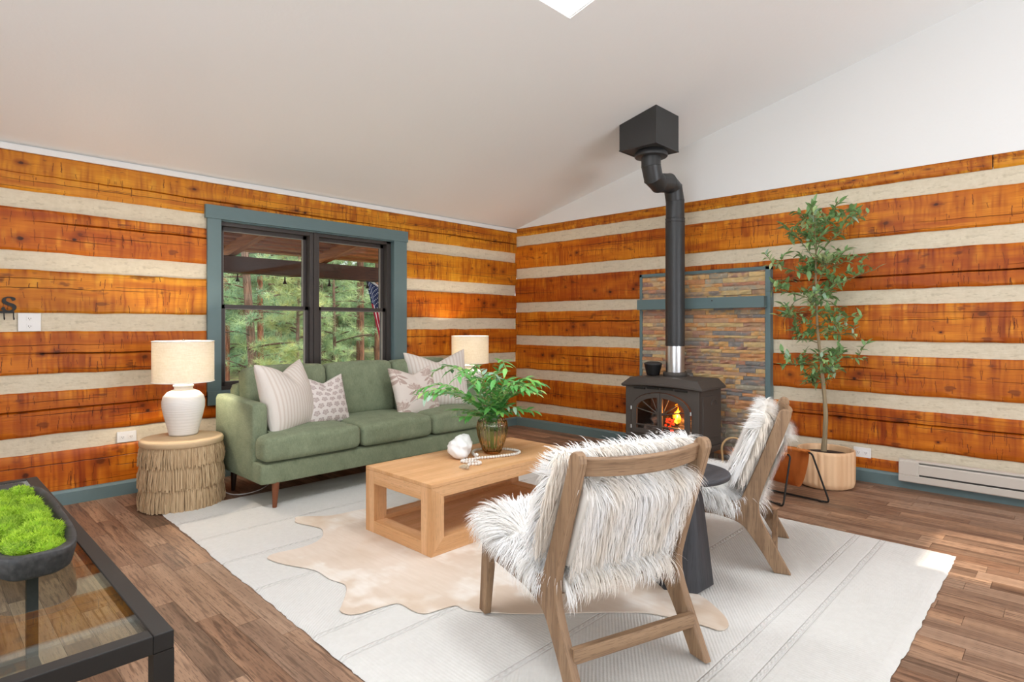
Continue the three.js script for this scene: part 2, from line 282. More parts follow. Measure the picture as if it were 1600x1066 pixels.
// other walls, ceiling with the skylight opening
{
  const s = struct('wall_back', 'plain white wall behind the camera', 'wall');
  part(s, 'drywall', bb(LEFT_X - 0.2, 0.2, -0.2, 3.4, BACK_Z, BACK_Z + 0.2), M.drywall);
  const s2 = struct('wall_far_left', 'plain white wall left of the camera', 'wall');
  part(s2, 'drywall', extrude(shapeOf([[-0.2, -0.2], [BACK_Z + 0.2, -0.2], [BACK_Z + 0.2, 3.2], [RIDGE_Z, 4.0], [-0.2, 2.6]]), 0.2).rotateY(-Math.PI / 2), M.drywall, [LEFT_X - 0.1, 0, 0]);
  const c = struct('ceiling', 'sloped white drywall ceiling', 'ceiling');
  const k = Math.hypot(1, SLOPE), sh = shapeOf([[LEFT_X - 0.2, -0.25 * k], [0.2, -0.25 * k], [0.2, RIDGE_Z * k + 0.02], [LEFT_X - 0.2, RIDGE_Z * k + 0.02]]);
  for (const s of SKIES) sh.holes.push(new THREE.Path([[s.x0, s.z0], [s.x1, s.z0], [s.x1, s.z1], [s.x0, s.z1]].map(([x, z]) => new THREE.Vector2(x, z * k))));
  const g = extrude(sh, 0.24).translate(0, 0, -0.12).rotateX(Math.PI / 2 - Math.atan(SLOPE));
  part(c, 'ceiling_slope', g, M.drywall, [0, EAVE, 0]);
  // the far slope, with a small opening added out of view to let the sun patch in
  const hx0 = -1.3, hx1 = -0.5, hz0 = 2.5, hz1 = 3.2; // measured down the slope from the ridge
  const L2 = BACK_Z - RIDGE_Z + 0.25, sh2 = shapeOf([[LEFT_X - 0.2, -0.02], [0.2, -0.02], [0.2, L2 * k], [LEFT_X - 0.2, L2 * k]]);
  sh2.holes.push(new THREE.Path([[hx0, hz0 - 1.2], [hx1, hz0 - 1.2], [hx1, hz1 - 1.2], [hx0, hz1 - 1.2]].map(([x, z]) => new THREE.Vector2(x, z * k))));
  part(c, 'ceiling_slope', extrude(sh2, 0.24).translate(0, 0, -0.12).rotateX(Math.PI / 2 + Math.atan(SLOPE)), M.drywall, [0, ceilY(RIDGE_Z), RIDGE_Z]);
  for (const [i, s] of SKIES.entries()) {
  const w = struct(['window_2', 'window_5'][i], ['bright white skylight in the sloped ceiling above the coffee table', 'added bright skylight out of view, put in to light the left of the rug'][i], 'skylight');
  const rot = -Math.atan(SLOPE), wx = s.x1 - s.x0, wz = (s.z1 - s.z0) * k;
  w.position.set(s.c.x, s.c.y - 0.02, s.c.z); w.rotation.x = rot;
  part(w, 'diffuser', new THREE.BoxGeometry(wx, 0.01, wz), std({ color: 0xffffff, emissive: 0xffffff, emissiveIntensity: 3, roughness: 0.6 }), [0, 0.06, 0]);
  for (const [x, z, a, b] of [[wx / 2 - 0.006, 0, 0.012, wz], [-wx / 2 + 0.006, 0, 0.012, wz]]) part(w, 'frame', new THREE.BoxGeometry(a, 0.06, b), M.white, [x, 0.035, z]);
  }
  // moulding above the window wall
  const t = struct('trim_1', 'thin white moulding between logs and ceiling', 'moulding');
  part(t, 'moulding', merge([bb(LEFT_X, 0, 2.414, 2.453, -0.19, 0.01), bb(LEFT_X, 0, 2.453, 2.475, -0.19, -0.012)]), M.drywall);
}
// added glowing windows, out of view, put in to brighten the room
for (const [n, x, y, z, ry, w, h, lab] of [['window_3', -2.3, 1.45, BACK_Z - 0.02, Math.PI, 3.2, 1.7, 'added glowing fill window in the unseen wall behind the camera'], ['window_4', LEFT_X + 0.02, 1.45, 4.6, Math.PI / 2, 3.0, 1.7, 'added glowing fill window out of view left of the camera']]) {
  const g = struct(n, lab, 'window'); g.position.set(x, y, z); g.rotation.y = ry;
  part(g, 'pane', new THREE.BoxGeometry(w, h, 0.02), std({ color: 0xffffff, emissive: 0xf4f8ff, emissiveIntensity: 1.2 }));
  part(g, 'added_frame', merge([bb(-w / 2 - 0.1, w / 2 + 0.1, h / 2, h / 2 + 0.1, 0, 0.05), bb(-w / 2 - 0.1, w / 2 + 0.1, -h / 2 - 0.1, -h / 2, 0, 0.05), bb(-w / 2 - 0.1, -w / 2, -h / 2, h / 2, 0, 0.05), bb(w / 2, w / 2 + 0.1, -h / 2, h / 2, 0, 0.05), bb(-0.04, 0.04, -h / 2, h / 2, 0, 0.05)]), M.trimBlue);
}
// baseboards
{
  const prof = [[0, 0], [0.022, 0], [0.022, 0.085], [0.014, 0.1], [0, 0.104]];
  const s = struct('baseboard_window_side', 'dark blue-grey baseboard under the window wall', 'baseboard');
  part(s, 'board', extrude(shapeOf(prof), -LEFT_X).rotateY(-Math.PI / 2).scale(1, 1, 1).translate(LEFT_X / 2, 0, 0.004), M.trimBlue);
  const s2 = struct('baseboard_stove_side', 'dark blue-grey baseboard along the stove wall', 'baseboard');
  part(s2, 'board', extrude(shapeOf(prof.map(([x, y]) => [-x, y])), BACK_Z).translate(-0.004, 0, BACK_Z / 2), M.trimBlue);
}
// ------------------------------------------------------------------ window
{
  const w = struct('window_1', 'twin double-hung window with blue-grey casing over sofa', 'window');
  const { x0, x1, y0, y1 } = OPEN;
  const cz0 = -0.005, cz1 = 0.024;
  part(w, 'casing_head', merge([bb(-3.672, -1.682, 2.122, 2.232, cz0, cz1 + 0.006, 0.003)]), M.trimBlue);
  part(w, 'casing_side', bb(-3.655, -3.548, 0.6, 2.122, cz0, cz1, 0.003), M.trimBlue);
  part(w, 'casing_side', bb(-1.855, -1.695, 0.6, 2.122, cz0, cz1, 0.003), M.trimBlue);
  part(w, 'casing_sill', bb(-3.655, -1.695, 0.598, 0.712, cz0, cz1 + 0.004, 0.003), M.trimBlue);
  for (const [a, b, c, d] of [[x0 - 0.01, x0 + 0.012, y0, y1], [x1 - 0.012, x1 + 0.01, y0, y1], [x0, x1, y1 - 0.012, y1 + 0.01], [x0, x1, y0 - 0.01, y0 + 0.012]]) part(w, 'jamb', bb(a, b, c, d, -0.21, 0.0), M.trimBlue);
  const fx0 = x0 + 0.012, fx1 = x1 - 0.012, fy0 = y0 + 0.012, fy1 = y1 - 0.012, mid = -2.70;
  part(w, 'frame', merge([bb(fx0, fx0 + 0.025, fy0, fy1, -0.17, -0.04), bb(fx1 - 0.05, fx1, fy0, fy1, -0.17, -0.04), bb(fx0, fx1, fy1 - 0.03, fy1, -0.17, -0.04), bb(fx0, fx1, fy0, fy0 + 0.03, -0.17, -0.03), bb(mid - 0.045, mid + 0.045, fy0, fy1, -0.17, -0.035), bb(mid - 0.012, mid + 0.012, fy0, fy1, -0.04, -0.022)]), M.bronze);
  for (const [a, b] of [[fx0 + 0.025, mid - 0.045], [mid + 0.045, fx1 - 0.05]]) {
    for (const [c, d, z, n] of [[1.385, fy1 - 0.03, -0.125, 'sash_upper'], [fy0 + 0.03, 1.425, -0.085, 'sash_lower']]) {
      const t = 0.033, s = part(w, n, merge([bb(a, a + t, c, d, z - 0.018, z + 0.018), bb(b - t, b, c, d, z - 0.018, z + 0.018), bb(a, b, c, c + t, z - 0.018, z + 0.018), bb(a, b, d - t, d, z - 0.018, z + 0.018)]), M.bronze);
      part(s, 'pane', bb(a + t - 0.004, b - t + 0.004, c + t - 0.004, d - t + 0.004, z - 0.003, z + 0.003), M.pane);
      const e = 0.005; part(s, 'glazing_bead', merge([bb(a + t, a + t + e, c + t, d - t, z, z + 0.02), bb(b - t - e, b - t, c + t, d - t, z, z + 0.02), bb(a + t, b - t, c + t, c + t + e, z, z + 0.02), bb(a + t, b - t, d - t - e, d - t, z, z + 0.02)]), M.bronzeEdge);
    }
  }
}
// ------------------------------------------------------------------ rug and hide
{
  const lines = [1.06, 1.45, 1.89, 2.32, 2.91, 3.12, 3.62, 4.15, 4.28];
  const W = RUG.x1 - RUG.x0, D = RUG.z1 - RUG.z0;
  const band = (z) => { let b = 0; for (const l of lines) if (z > l) b++; return b; };
  const relief = (x, z) => { // metres on the rug -> 0..1 weave height
    const b = band(z), n = 0.15 * noise(x * 300, z * 300, 5);
    let h = 0.45;
    if (b % 3 === 1) h = 0.42 + 0.28 * (0.5 + 0.5 * Math.sin((x * 0.75 + z) * 380)); // diagonal rib
    else if (b % 3 === 2) h = 0.42 + 0.2 * (0.5 + 0.5 * Math.sin(z * 520)) * (0.5 + 0.5 * Math.sin(x * 300 + Math.floor(z * 83) * 3.1));
    else h = 0.5 + 0.16 * (0.5 + 0.5 * Math.sin(x * 420)) + 0.06 * Math.sin(z * 400);
    let lined = false; for (const l of lines) { const d = Math.abs(z - l - 0.004 * (noise(x * 3, l, 3) - 0.5)); if (d < 0.016) lined = true; if (d < 0.016) h = d < 0.010 ? 0.72 + 0.28 * Math.sin(x * 190 + (z > l ? 1.6 : 0)) * sstep(0.01, 0.004, d) : 0.2; }
    return clamp(lined ? h : 0.5 + 0.55 * (h + n - 0.55));
  };
  const bump = tex(1400, 1960, (u, v) => relief(u * W, RUG.z0 + v * D), false, THREE.ClampToEdgeWrapping);
  const map = tex(700, 980, (u, v) => { const x = u * W, z = RUG.z0 + v * D, f = fbm(x * 60, z * 60, 91, 3), g = fbm(x * 2.2, z * 2.2, 92, 3); return mixc(col(205, 202, 196), col(221, 219, 214), clamp(0.25 + 0.5 * f + 0.5 * (g - 0.3))); }, true, THREE.ClampToEdgeWrapping);
  const nx = 120, nz = 170, pos = [], uv = [], idx = [];
  for (let j = 0; j <= nz; j++) for (let i = 0; i <= nx; i++) {
    const u = i / nx, v = j / nz, wob = (a) => 0.010 * (noise(a * 9, 3, 8) - 0.5) + 0.007 * (noise(a * 40, 3, 9) - 0.5);
    let x = RUG.x0 + u * W - 0.11 * (v - 0.2) * (1 - u), z = RUG.z0 + v * D + (0.03 + 0.10 * (1 - u)) * (1 - v) * (u * u - 0.0) * 0.6; if (i === 0 || i === nx) x += wob(v * D); if (j === 0 || j === nz) z += wob(u * W);
    const edge = Math.min(i, nx - i, j, nz - j) === 0; pos.push(x, edge ? 0.003 : 0.012 + 0.0015 * noise(x * 20, z * 20, 4), z); uv.push(u, v);
  }
  for (let j = 0; j < nz; j++) for (let i = 0; i < nx; i++) { const a = j * (nx + 1) + i, b = a + nx + 1; idx.push(a, b, a + 1, a + 1, b, b + 1); }
  const g = new THREE.BufferGeometry(); g.setAttribute('position', new THREE.Float32BufferAttribute(pos, 3)); g.setAttribute('uv', new THREE.Float32BufferAttribute(uv, 2)); g.setIndex(idx); g.computeVertexNormals();
  const r = thing('area_rug', 'large off-white woven rug with braided bands on the plank floor', 'rug');
  part(r, 'weave', g, std({ map, bumpMap: bump, bumpScale: 0.0075, roughness: 0.97 }));
  part(r, 'backing', bb(RUG.x0 + 0.03, RUG.x1 - 0.02, 0.0005, 0.006, RUG.z0 + 0.09, RUG.z1 - 0.02), std({ color: 0x5b4a3c, roughness: 1 }));
  // hide
  const out = [[-3.2, 1.65], [-3.44, 1.61], [-3.6, 1.48], [-3.64, 1.52], [-3.66, 1.58], [-3.61, 1.75], [-3.62, 1.83], [-3.68, 1.93], [-3.76, 1.98], [-3.85, 1.99], [-3.96, 1.97], [-4.01, 1.98], [-4.03, 2.02], [-4.0, 2.15], [-3.93, 2.32], [-3.93, 2.47], [-3.91, 2.57], [-3.93, 2.63], [-3.98, 2.7], [-4.03, 2.76], [-4.06, 2.8], [-4.05, 2.85], [-4.01, 2.88], [-3.95, 2.89], [-3.86, 2.91], [-3.84, 2.94], [-3.84, 3.02], [-3.82, 3.08], [-3.75, 3.1], [-3.68, 3.12], [-3.68, 3.17], [-3.66, 3.22], [-3.57, 3.34], [-3.47, 3.45], [-3.36, 3.55], [-3.2, 3.71], [-3.14, 3.8], [-3.09, 3.98], [-3.08, 4.05], [-3.02, 4.06], [-2.95, 4.01], [-2.87, 3.9], [-2.84, 3.82], [-2.8, 3.6], [-2.7, 3.42], [-2.55, 3.3], [-2.5, 3.1], [-2.66, 2.9], [-2.72, 2.6], [-2.76, 2.3], [-2.72, 2.0], [-2.66, 1.8], [-2.8, 1.72], [-2.98, 1.8]];
  const sh = smoothShape(out.map(([x, z]) => [x, -z]));
  let hg = extrude(sh, 0.005, 0.0015).rotateX(-Math.PI / 2).translate(0, 0.0175, 0);
  const hideMap = tex(512, 640, (u, v) => { const x = u * 1.7, z = v * 2.7, a = fbm(x * 2.2, z * 2.2, 101, 4), b = fbm(x * 5, z * 5, 102, 4), h = fbm(x * 80, z * 14, 103, 2); let c = mixc(col(212, 192, 172), col(230, 216, 202), clamp(a * 1.8 - 0.4)); c = mixc(c, col(240, 234, 226), 0.85 * sstep(0.52, 0.72, b)); c = mixc(c, col(200, 168, 134), 0.35 * sstep(0.56, 0.75, fbm(x * 3.1, z * 3.1, 105, 3))); return mixc(c, col(184, 158, 130), 0.18 * h); }, true, THREE.MirroredRepeatWrapping);
  const p = hg.attributes.position, huv = new Float32Array(p.count * 2); for (let i = 0; i < p.count; i++) { huv[i * 2] = (p.getX(i) + 4.1) / 1.7; huv[i * 2 + 1] = (p.getZ(i) - 1.4) / 2.7; }
  hg.setAttribute('uv', new THREE.BufferAttribute(huv, 2));
  single('cowhide_rug', hg, phy({ map: hideMap, roughness: 0.7, sheen: 0.3, sheenRoughness: 0.5, sheenColor: new THREE.Color(0xfff4e6) }), 'cream and tan cowhide lying on the rug under the coffee table', 'cowhide');
}
const RT = 0.013; // top of the rug

// ------------------------------------------------------------------ sofa
const chenille = tex(512, 512, (u, v, x, y) => { const a = fbm(x / 3, y / 14, 111, 3), b = noise(x / 1.6, y / 1.6, 112), g = fbm(x / 70, y / 70, 113, 3); let c = mixc(col(102, 112, 86), col(148, 158, 128), clamp(0.6 * a + 0.5 * g - 0.05)); return mixc(c, col(162, 170, 144), 0.4 * sstep(0.6, 0.95, b)); });
const chenilleB = tex(256, 256, (u, v, x, y) => 0.5 * fbm(x / 2, y / 9, 115, 2) + 0.5 * noise(x / 1.3, y / 1.3, 116), false);
M.sofa = phy({ map: rep(chenille, 2.2, 2.2), bumpMap: rep(chenilleB, 5, 5), bumpScale: 0.0018, roughness: 0.9, sheen: 0.55, sheenRoughness: 0.45, sheenColor: new THREE.Color(0xb4bea8) });
{
  const X0 = -3.72, X1 = -1.55, ZF = 1.21, ZB = 0.36, s = thing('sofa', 'green chenille three-seat sofa with tapered wooden legs under the window', 'sofa', [(X0 + X1) / 2, 0, (ZF + ZB) / 2]);
  const ox = -(X0 + X1) / 2, oz = -(ZF + ZB) / 2, at = (g) => uvm(g.translate(ox, 0, oz), 0);
  part(s, 'base', at(tr(softBox(X1 - X0 - 0.012, 0.15, ZF - ZB - 0.02, 0.025, 10), (X0 + X1) / 2, 0.25, (ZF + ZB) / 2 - 0.01)), M.sofa);
  const arm = (x) => at(softBox(0.115, 0.535, 0.69, 0.035, 12, (v, t) => { v.y += t[1] > 0.5 ? 0.012 * t[2] * -1 : 0; return v; }).translate(x, 0.455, ZB + 0.345));
  part(s, 'arm', arm(X0 + 0.0575), M.sofa); part(s, 'arm', arm(X1 - 0.0575), M.sofa);
  part(s, 'back_frame', at(tr(softBox(X1 - X0 - 0.2, 0.62, 0.14, 0.05, 10), (X0 + X1) / 2, 0.5, ZB + 0.075)), M.sofa);
  const seams = [X0 + 0.005, -2.965, -2.285, X1 - 0.005];
  for (let i = 0; i < 3; i++) {
    const a = seams[i], b = seams[i + 1], cx = (a + b) / 2, w = b - a - 0.006, inset = (q) => q;
    // the outer seat cushions are T-shaped: they wrap in front of the arms
    const arm0 = X0 + 0.118, arm1 = X1 - 0.118;
    const g = softBox(w, 0.17, 0.70, 0.05, 22, (v, t) => {
      v.y += 0.022 * (1 - t[0] ** 2) * (1 - t[2] ** 2) * (t[1] > 0 ? 1 : 0); v.z += 0.012 * (1 - t[0] ** 2) * (t[2] > 0.6 ? 1 : 0);
      let x = v.x + cx; const z = v.z + ZF - 0.34, back = sstep(1.08, 1.055, z);
      if (i === 0) x = lerp(x, Math.max(x, arm0 + 0.004 + 0.02 * (x - a) / w), back); if (i === 2) x = lerp(x, Math.min(x, arm1 - 0.004 - 0.02 * (b - x) / w), back);
      v.x = x - cx; return v;
    });
    part(s, 'seat_cushion', at(g.translate(cx, 0.415, ZF - 0.34)), M.sofa);
    const c0 = [arm0, -2.945, -2.30][i], c1 = [-2.945, -2.30, arm1][i];
    const bc = softBox(c1 - c0 - 0.006, 0.46, 0.20, 0.055, 18, (v, t) => { v.z += 0.035 * (1 - t[0] ** 2) * (1 - t[1] ** 2) * (t[2] > 0 ? 1 : 0.1); v.y += 0.012 * (1 - t[0] ** 2) * (t[1] > 0.7 ? 1 : 0); return v; });
    bc.rotateX(-0.13);
    part(s, 'back_cushion', at(bc.translate((c0 + c1) / 2, 0.70, ZB + 0.225)), M.sofa);
  }
  for (const [x, z, y0, m] of [[X0 + 0.115, ZF - 0.05, RT, M.walnutLeg], [X1 - 0.115, ZF - 0.05, RT, M.walnutLeg], [X0 + 0.1, ZB + 0.12, 0, M.darkLeg], [X1 - 0.1, ZB + 0.12, 0, M.darkLeg]]) part(s, 'leg', bar([x + ox + (x < -2.6 ? -0.008 : 0.008), y0, z + oz], [x + ox, 0.19, z + oz], 0.014, 16, 0.026), m);
}
// ------------------------------------------------------------------ cushions on the sofa
function pillowGeo(w, h, T, chop, k) {
  const n = 30, list = [];
  for (const side of [1, -1]) {
    const pos = [], uv = [], idx = [];
    for (let j = 0; j <= n; j++) for (let i = 0; i <= n; i++) {
      const u = Math.sin(((i / n) * 2 - 1) * Math.PI / 2), v = Math.sin(((j / n) * 2 - 1) * Math.PI / 2);
      const t = T * Math.pow(Math.max(0, (1 - u * u) * (1 - v * v)), 0.42) * (1 - 0.35 * Math.exp(-(((u - 0.05) / 0.3) ** 2)) * sstep(0.2, 1, v));
      const pinchx = 1 - 0.08 * (1 - v * v), dip = chop * Math.pow(1 - Math.min(1, Math.abs(u - 0.05)), 1.15) * sstep(-0.3, 1, v) - 0.03 * h * (1 - u * u) * sstep(0.2, -1, v);
      const wr = 0.012 * (fbm(u * 2.2 + k, v * 2.2, k, 3) - 0.5) * side * (t > 0.01 ? 1 : 0);
      pos.push((w / 2) * u * pinchx, (h / 2) * v - dip, side * t + wr); uv.push((u + 1) / 2, (v + 1) / 2);
    }
    for (let j = 0; j < n; j++) for (let i = 0; i < n; i++) { const a = j * (n + 1) + i, b = a + n + 1; side > 0 ? idx.push(a, a + 1, b, a + 1, b + 1, b) : idx.push(a, b, a + 1, a + 1, b, b + 1); }
    const g = new THREE.BufferGeometry(); g.setAttribute('position', new THREE.Float32BufferAttribute(pos, 3)); g.setAttribute('uv', new THREE.Float32BufferAttribute(uv, 2)); g.setIndex(idx); g.computeVertexNormals(); list.push(g);
  }
  return mergeGeometries(list);
}
const weaveB = tex(256, 256, (u, v, x, y) => 0.5 + 0.25 * Math.sin(x * 1.6) + 0.25 * Math.sin(y * 1.6), false);
const stripeMap = tex(512, 64, (u, v, x, y) => { const s = Math.abs(((u * 17) % 1) - 0.5) * 2, e = u < 0.05 || u > 0.95 ? 0 : 1; const a = 0.5 * hash(x, y, 3); return mixc(mixc(col(226, 216, 206), col(232, 224, 216), a), col(200, 182, 166), e * 0.5 * sstep(0.45, 0.75, s)); });
const medalMap = tex(512, 512, (u, v, x, y) => {
  const q = 5.5, fx = u * q, row = Math.floor(v * q * 1.3), yy = (v * q * 1.3) % 1 - 0.5, xx = (fx + (row % 2) * 0.5) % 1 - 0.5, r = Math.hypot(xx, yy), a = Math.atan2(yy, xx), rr = 0.35 + 0.05 * Math.cos(a * 5 + 1.57);
  let m = sstep(rr + 0.02, rr - 0.02, r) * (0.55 + 0.45 * sstep(0.05, 0.1, Math.abs(r - 0.17))); if (r < 0.07) m = 0.9; m *= 0.75 + 0.5 * noise(x / 4, y / 4, 7);
  return mixc(col(232, 222, 216), col(168, 146, 140), 0.75 * clamp(m));
});
const leafMap = (() => {
  const c = document.createElement('canvas'); c.width = c.height = 512; const g = c.getContext('2d'); g.fillStyle = '#e6dad0'; g.fillRect(0, 0, 512, 512);
  const leaf = (x, y, r, L, W, s) => { g.save(); g.translate(x, y); g.rotate(r); g.fillStyle = s; g.beginPath(); g.moveTo(0, 0); g.quadraticCurveTo(L * 0.5, -W, L, 0); g.quadraticCurveTo(L * 0.5, W, 0, 0); g.fill(); g.restore(); };
  seed(5); const s1 = '#c0a79b', s2 = '#cbb6aa';
  for (const [fx, fy] of [[190, 250], [420, 90], [430, 420], [40, 60], [30, 440]]) {
    for (let i = 0; i < 7; i++) leaf(fx, fy, -Math.PI * (0.12 + 0.125 * i), R(70, 110), 34, i % 2 ? s1 : s2);
    g.strokeStyle = s1; g.lineWidth = 7; g.beginPath(); g.moveTo(fx, fy); g.lineTo(fx + 6, fy + 130); g.stroke();
    for (const [dy, r] of [[20, 0.25], [50, 0.7], [30, 2.85], [70, 2.5], [90, 0.4]]) leaf(fx + 3, fy + dy, r, R(80, 120), 30, s1);
    for (let i = 0; i < 40; i++) { g.fillStyle = '#d8c8be'; g.beginPath(); g.arc(fx + R(-50, 50), fy + R(-90, -20), R(2, 6), 0, 7); g.fill(); }
  }
  const t = new THREE.CanvasTexture(c); t.colorSpace = THREE.SRGBColorSpace; return t;
})();
const cloth = (map) => phy({ map, bumpMap: rep(weaveB, 6, 6), bumpScale: 0.0006, roughness: 0.92, sheen: 0.2, sheenColor: new THREE.Color(0xffffff) });
{
  const cush = [
    ['large beige pinstriped cushion propped at the left end of the sofa', 0.54, 0.53, 0.125, 0.09, stripeMap, [-3.385, 0.725, 0.865], [-0.28, 0.52, 0.03], 3],
    ['small cream cushion with mauve medallion print on the sofa', 0.41, 0.40, 0.085, 0.075, medalMap, [-3.06, 0.665, 0.81], [-0.30, 0.12, 0.0], 9],
    ['large beige pinstriped cushion at the right end of the sofa', 0.60, 0.54, 0.105, 0.12, stripeMap, [-1.90, 0.75, 0.79], [-0.25, -0.36, 0.05], 14],
    ['cream cushion with taupe leaf print leaning in front of a pinstriped cushion', 0.48, 0.44, 0.08, 0.08, leafMap, [-2.225, 0.675, 0.875], [-0.33, 0.05, 0.02], 21],
  ];
  for (const [lab, w, h, T, ch, map, pos, [rx, ry, rz], k] of cush) {
    const t = thing('throw_pillow', lab, 'cushion', pos, 0, 'cushions on the sofa'); t.rotation.set(rx, ry, rz, 'YXZ');
    part(t, 'cover', pillowGeo(w, h, T, ch, k), cloth(map));
  }
}
// ------------------------------------------------------------------ fringed side tables and lamps
M.raffia = std({ map: tex(256, 256, (u, v, x, y) => mixc(col(168, 138, 102), col(216, 188, 150), clamp(0.1 + 0.9 * noise(x / 3, y / 60, 121) * 0.8 + 0.2 * noise(x / 20, y / 20, 122)))), roughness: 0.9 });
M.felt = std({ map: tex(256, 256, (u, v, x, y) => mixc(col(198, 168, 130), col(218, 190, 152), fbm(x / 20, y / 20, 123, 3))), roughness: 0.9 });
function fringeTable(pos, lab, sd) {
  const t = thing('side_table', lab, 'side table', pos, 0, 'fringed drum side tables'), r = 0.262, H = 0.472;
  seed(sd);
  part(t, 'core', lathe([[0, 0.01], [r - 0.018, 0.01], [r - 0.014, H - 0.03], [0, H - 0.02]]), std({ color: 0x8b6d4a, roughness: 0.95 }));
  part(t, 'top', lathe([[0, H], [r - 0.03, H], [r - 0.008, H - 0.004], [r, H - 0.016], [r - 0.002, H - 0.04], [r - 0.02, H - 0.045]], 64), M.felt);
  for (let k = 0; k < 3; k++) {
    const top = [0.44, 0.315, 0.175][k], bot = [0.295, 0.15, 0.006][k], list = [];
    for (let layer = 0; layer < 2; layer++) for (let i = 0; i < 230; i++) {
      const a = ((i + R(-0.4, 0.4)) / 230) * Math.PI * 2, w = R(0.004, 0.0075), b = Math.max(0.003, bot + R(-0.006, 0.02) * (k === 2 ? 0.4 : 1)), rr = r - 0.018 + layer * 0.004, out = R(0.006, 0.024), sl = R(-0.006, 0.006);
      const g = new THREE.BoxGeometry(w, 1, 0.003, 1, 4, 1), p = g.attributes.position, u = g.attributes.uv, uo = rnd();
      for (let q = 0; q < p.count; q++) { const f = 0.5 - p.getY(q), y = lerp(top, b, f), rad = rr + p.getZ(q) + out * Math.sin(f * 1.9) + 0.004 * Math.sin(f * 9 + i), tx = p.getX(q) * (1 + 0.5 * f) + sl * f; u.setXY(q, uo + tx, y + uo); p.setXYZ(q, Math.cos(a) * rad - Math.sin(a) * tx, y, Math.sin(a) * rad + Math.cos(a) * tx); }
      g.computeVertexNormals(); list.push(g);
    }
    const m = part(t, 'fringe', mergeGeometries(list), M.raffia); m.userData.kind = 'stuff';
  }
  return t;
}
fringeTable([-4.005, 0, 0.565], 'round raffia-fringed side table left of the sofa', 61);
fringeTable([-1.21, 0, 0.45], 'round raffia-fringed side table in the far corner right of the sofa', 62);
M.ceramic = std({ color: 0xe9e5df, roughness: 0.55, bumpMap: tex(8, 512, (u, v) => 0.5 + 0.5 * Math.sin(v * 330), false), bumpScale: 0.0007 });
M.shade = phy({ color: 0xfaf8f2, roughness: 0.95, transmission: 0.3, thickness: 0, map: tex(512, 256, (u, v, x, y) => mixc(col(232, 224, 208), col(252, 248, 240), clamp(0.35 * noise(x / 2.2, y / 9, 131) + 0.65 * noise(x / 14, y / 1.6, 132)))) });
const bulbMat = std({ color: 0xfff3da, emissive: 0xffecd2, emissiveIntensity: 2 });
function tableLamp(pos, lab) {
  const t = thing('table_lamp', lab, 'table lamp', pos, 0, 'white table lamps');
  part(t, 'lamp_base', lathe([[0, 0], [0.088, 0], [0.094, 0.012], [0.104, 0.06], [0.124, 0.14], [0.136, 0.2], [0.137, 0.24], [0.128, 0.275], [0.104, 0.303], [0.074, 0.318], [0.06, 0.324], [0.058, 0.336], [0.066, 0.344], [0.066, 0.352], [0.055, 0.358], [0, 0.358]], 72), M.ceramic);
  part(t, 'stem', lathe([[0, 0.355], [0.011, 0.356], [0.011, 0.43], [0.017, 0.432], [0.017, 0.47], [0, 0.47]], 20), M.steel);
  const sh = part(t, 'lamp_shade', merge([lathe([[0.197, 0.378], [0.197, 0.664]], 64), lathe([[0.1955, 0.378], [0.1955, 0.664]], 64)]), M.shade);
  part(sh, 'rim', merge([new THREE.TorusGeometry(0.197, 0.003, 8, 64).rotateX(Math.PI / 2).translate(0, 0.378, 0), new THREE.TorusGeometry(0.197, 0.003, 8, 64).rotateX(Math.PI / 2).translate(0, 0.664, 0)]), M.white);
  part(sh, 'spider', merge([0, 2.094, 4.189].map((a) => bar([0, 0.652, 0], [Math.cos(a) * 0.196, 0.652, Math.sin(a) * 0.196], 0.0018, 6)).concat([bar([0, 0.47, 0.03], [0, 0.655, 0.03], 0.0018, 6), bar([0, 0.47, -0.03], [0, 0.655, -0.03], 0.0018, 6)])), M.steel);
  part(t, 'finial', lathe([[0, 0.65], [0.006, 0.652], [0.008, 0.668], [0.004, 0.676], [0, 0.678]], 12), M.steel);
  part(t, 'bulb', new THREE.SphereGeometry(0.03, 16, 12), bulbMat, [0, 0.525, 0]);
  const l = new THREE.PointLight(0xfff0dc, 1.4, 0, 2); l.position.set(pos[0], pos[1] + 0.525, pos[2]); l.castShadow = true; l.shadow.radius = 1.4; scene.add(l);
  return t;
}
tableLamp([-3.977, 0.473, 0.5], 'white ribbed ceramic table lamp on the near fringed side table');
tableLamp([-1.18, 0.473, 0.44], 'white ribbed ceramic table lamp in the far corner behind the cushions');
single('lamp_cord', tube([[-3.7, 0.1, 0.3], [-3.71, 0.03, 0.4], [-3.69, 0.005, 0.58], [-3.6, 0.005, 0.66], [-3.45, 0.005, 0.6], [-3.3, 0.005, 0.4], [-3.28, 0.005, 0.1]], 0.0035, 40), M.white, 'thin white cord on the floor under the left end of the sofa', 'cord');

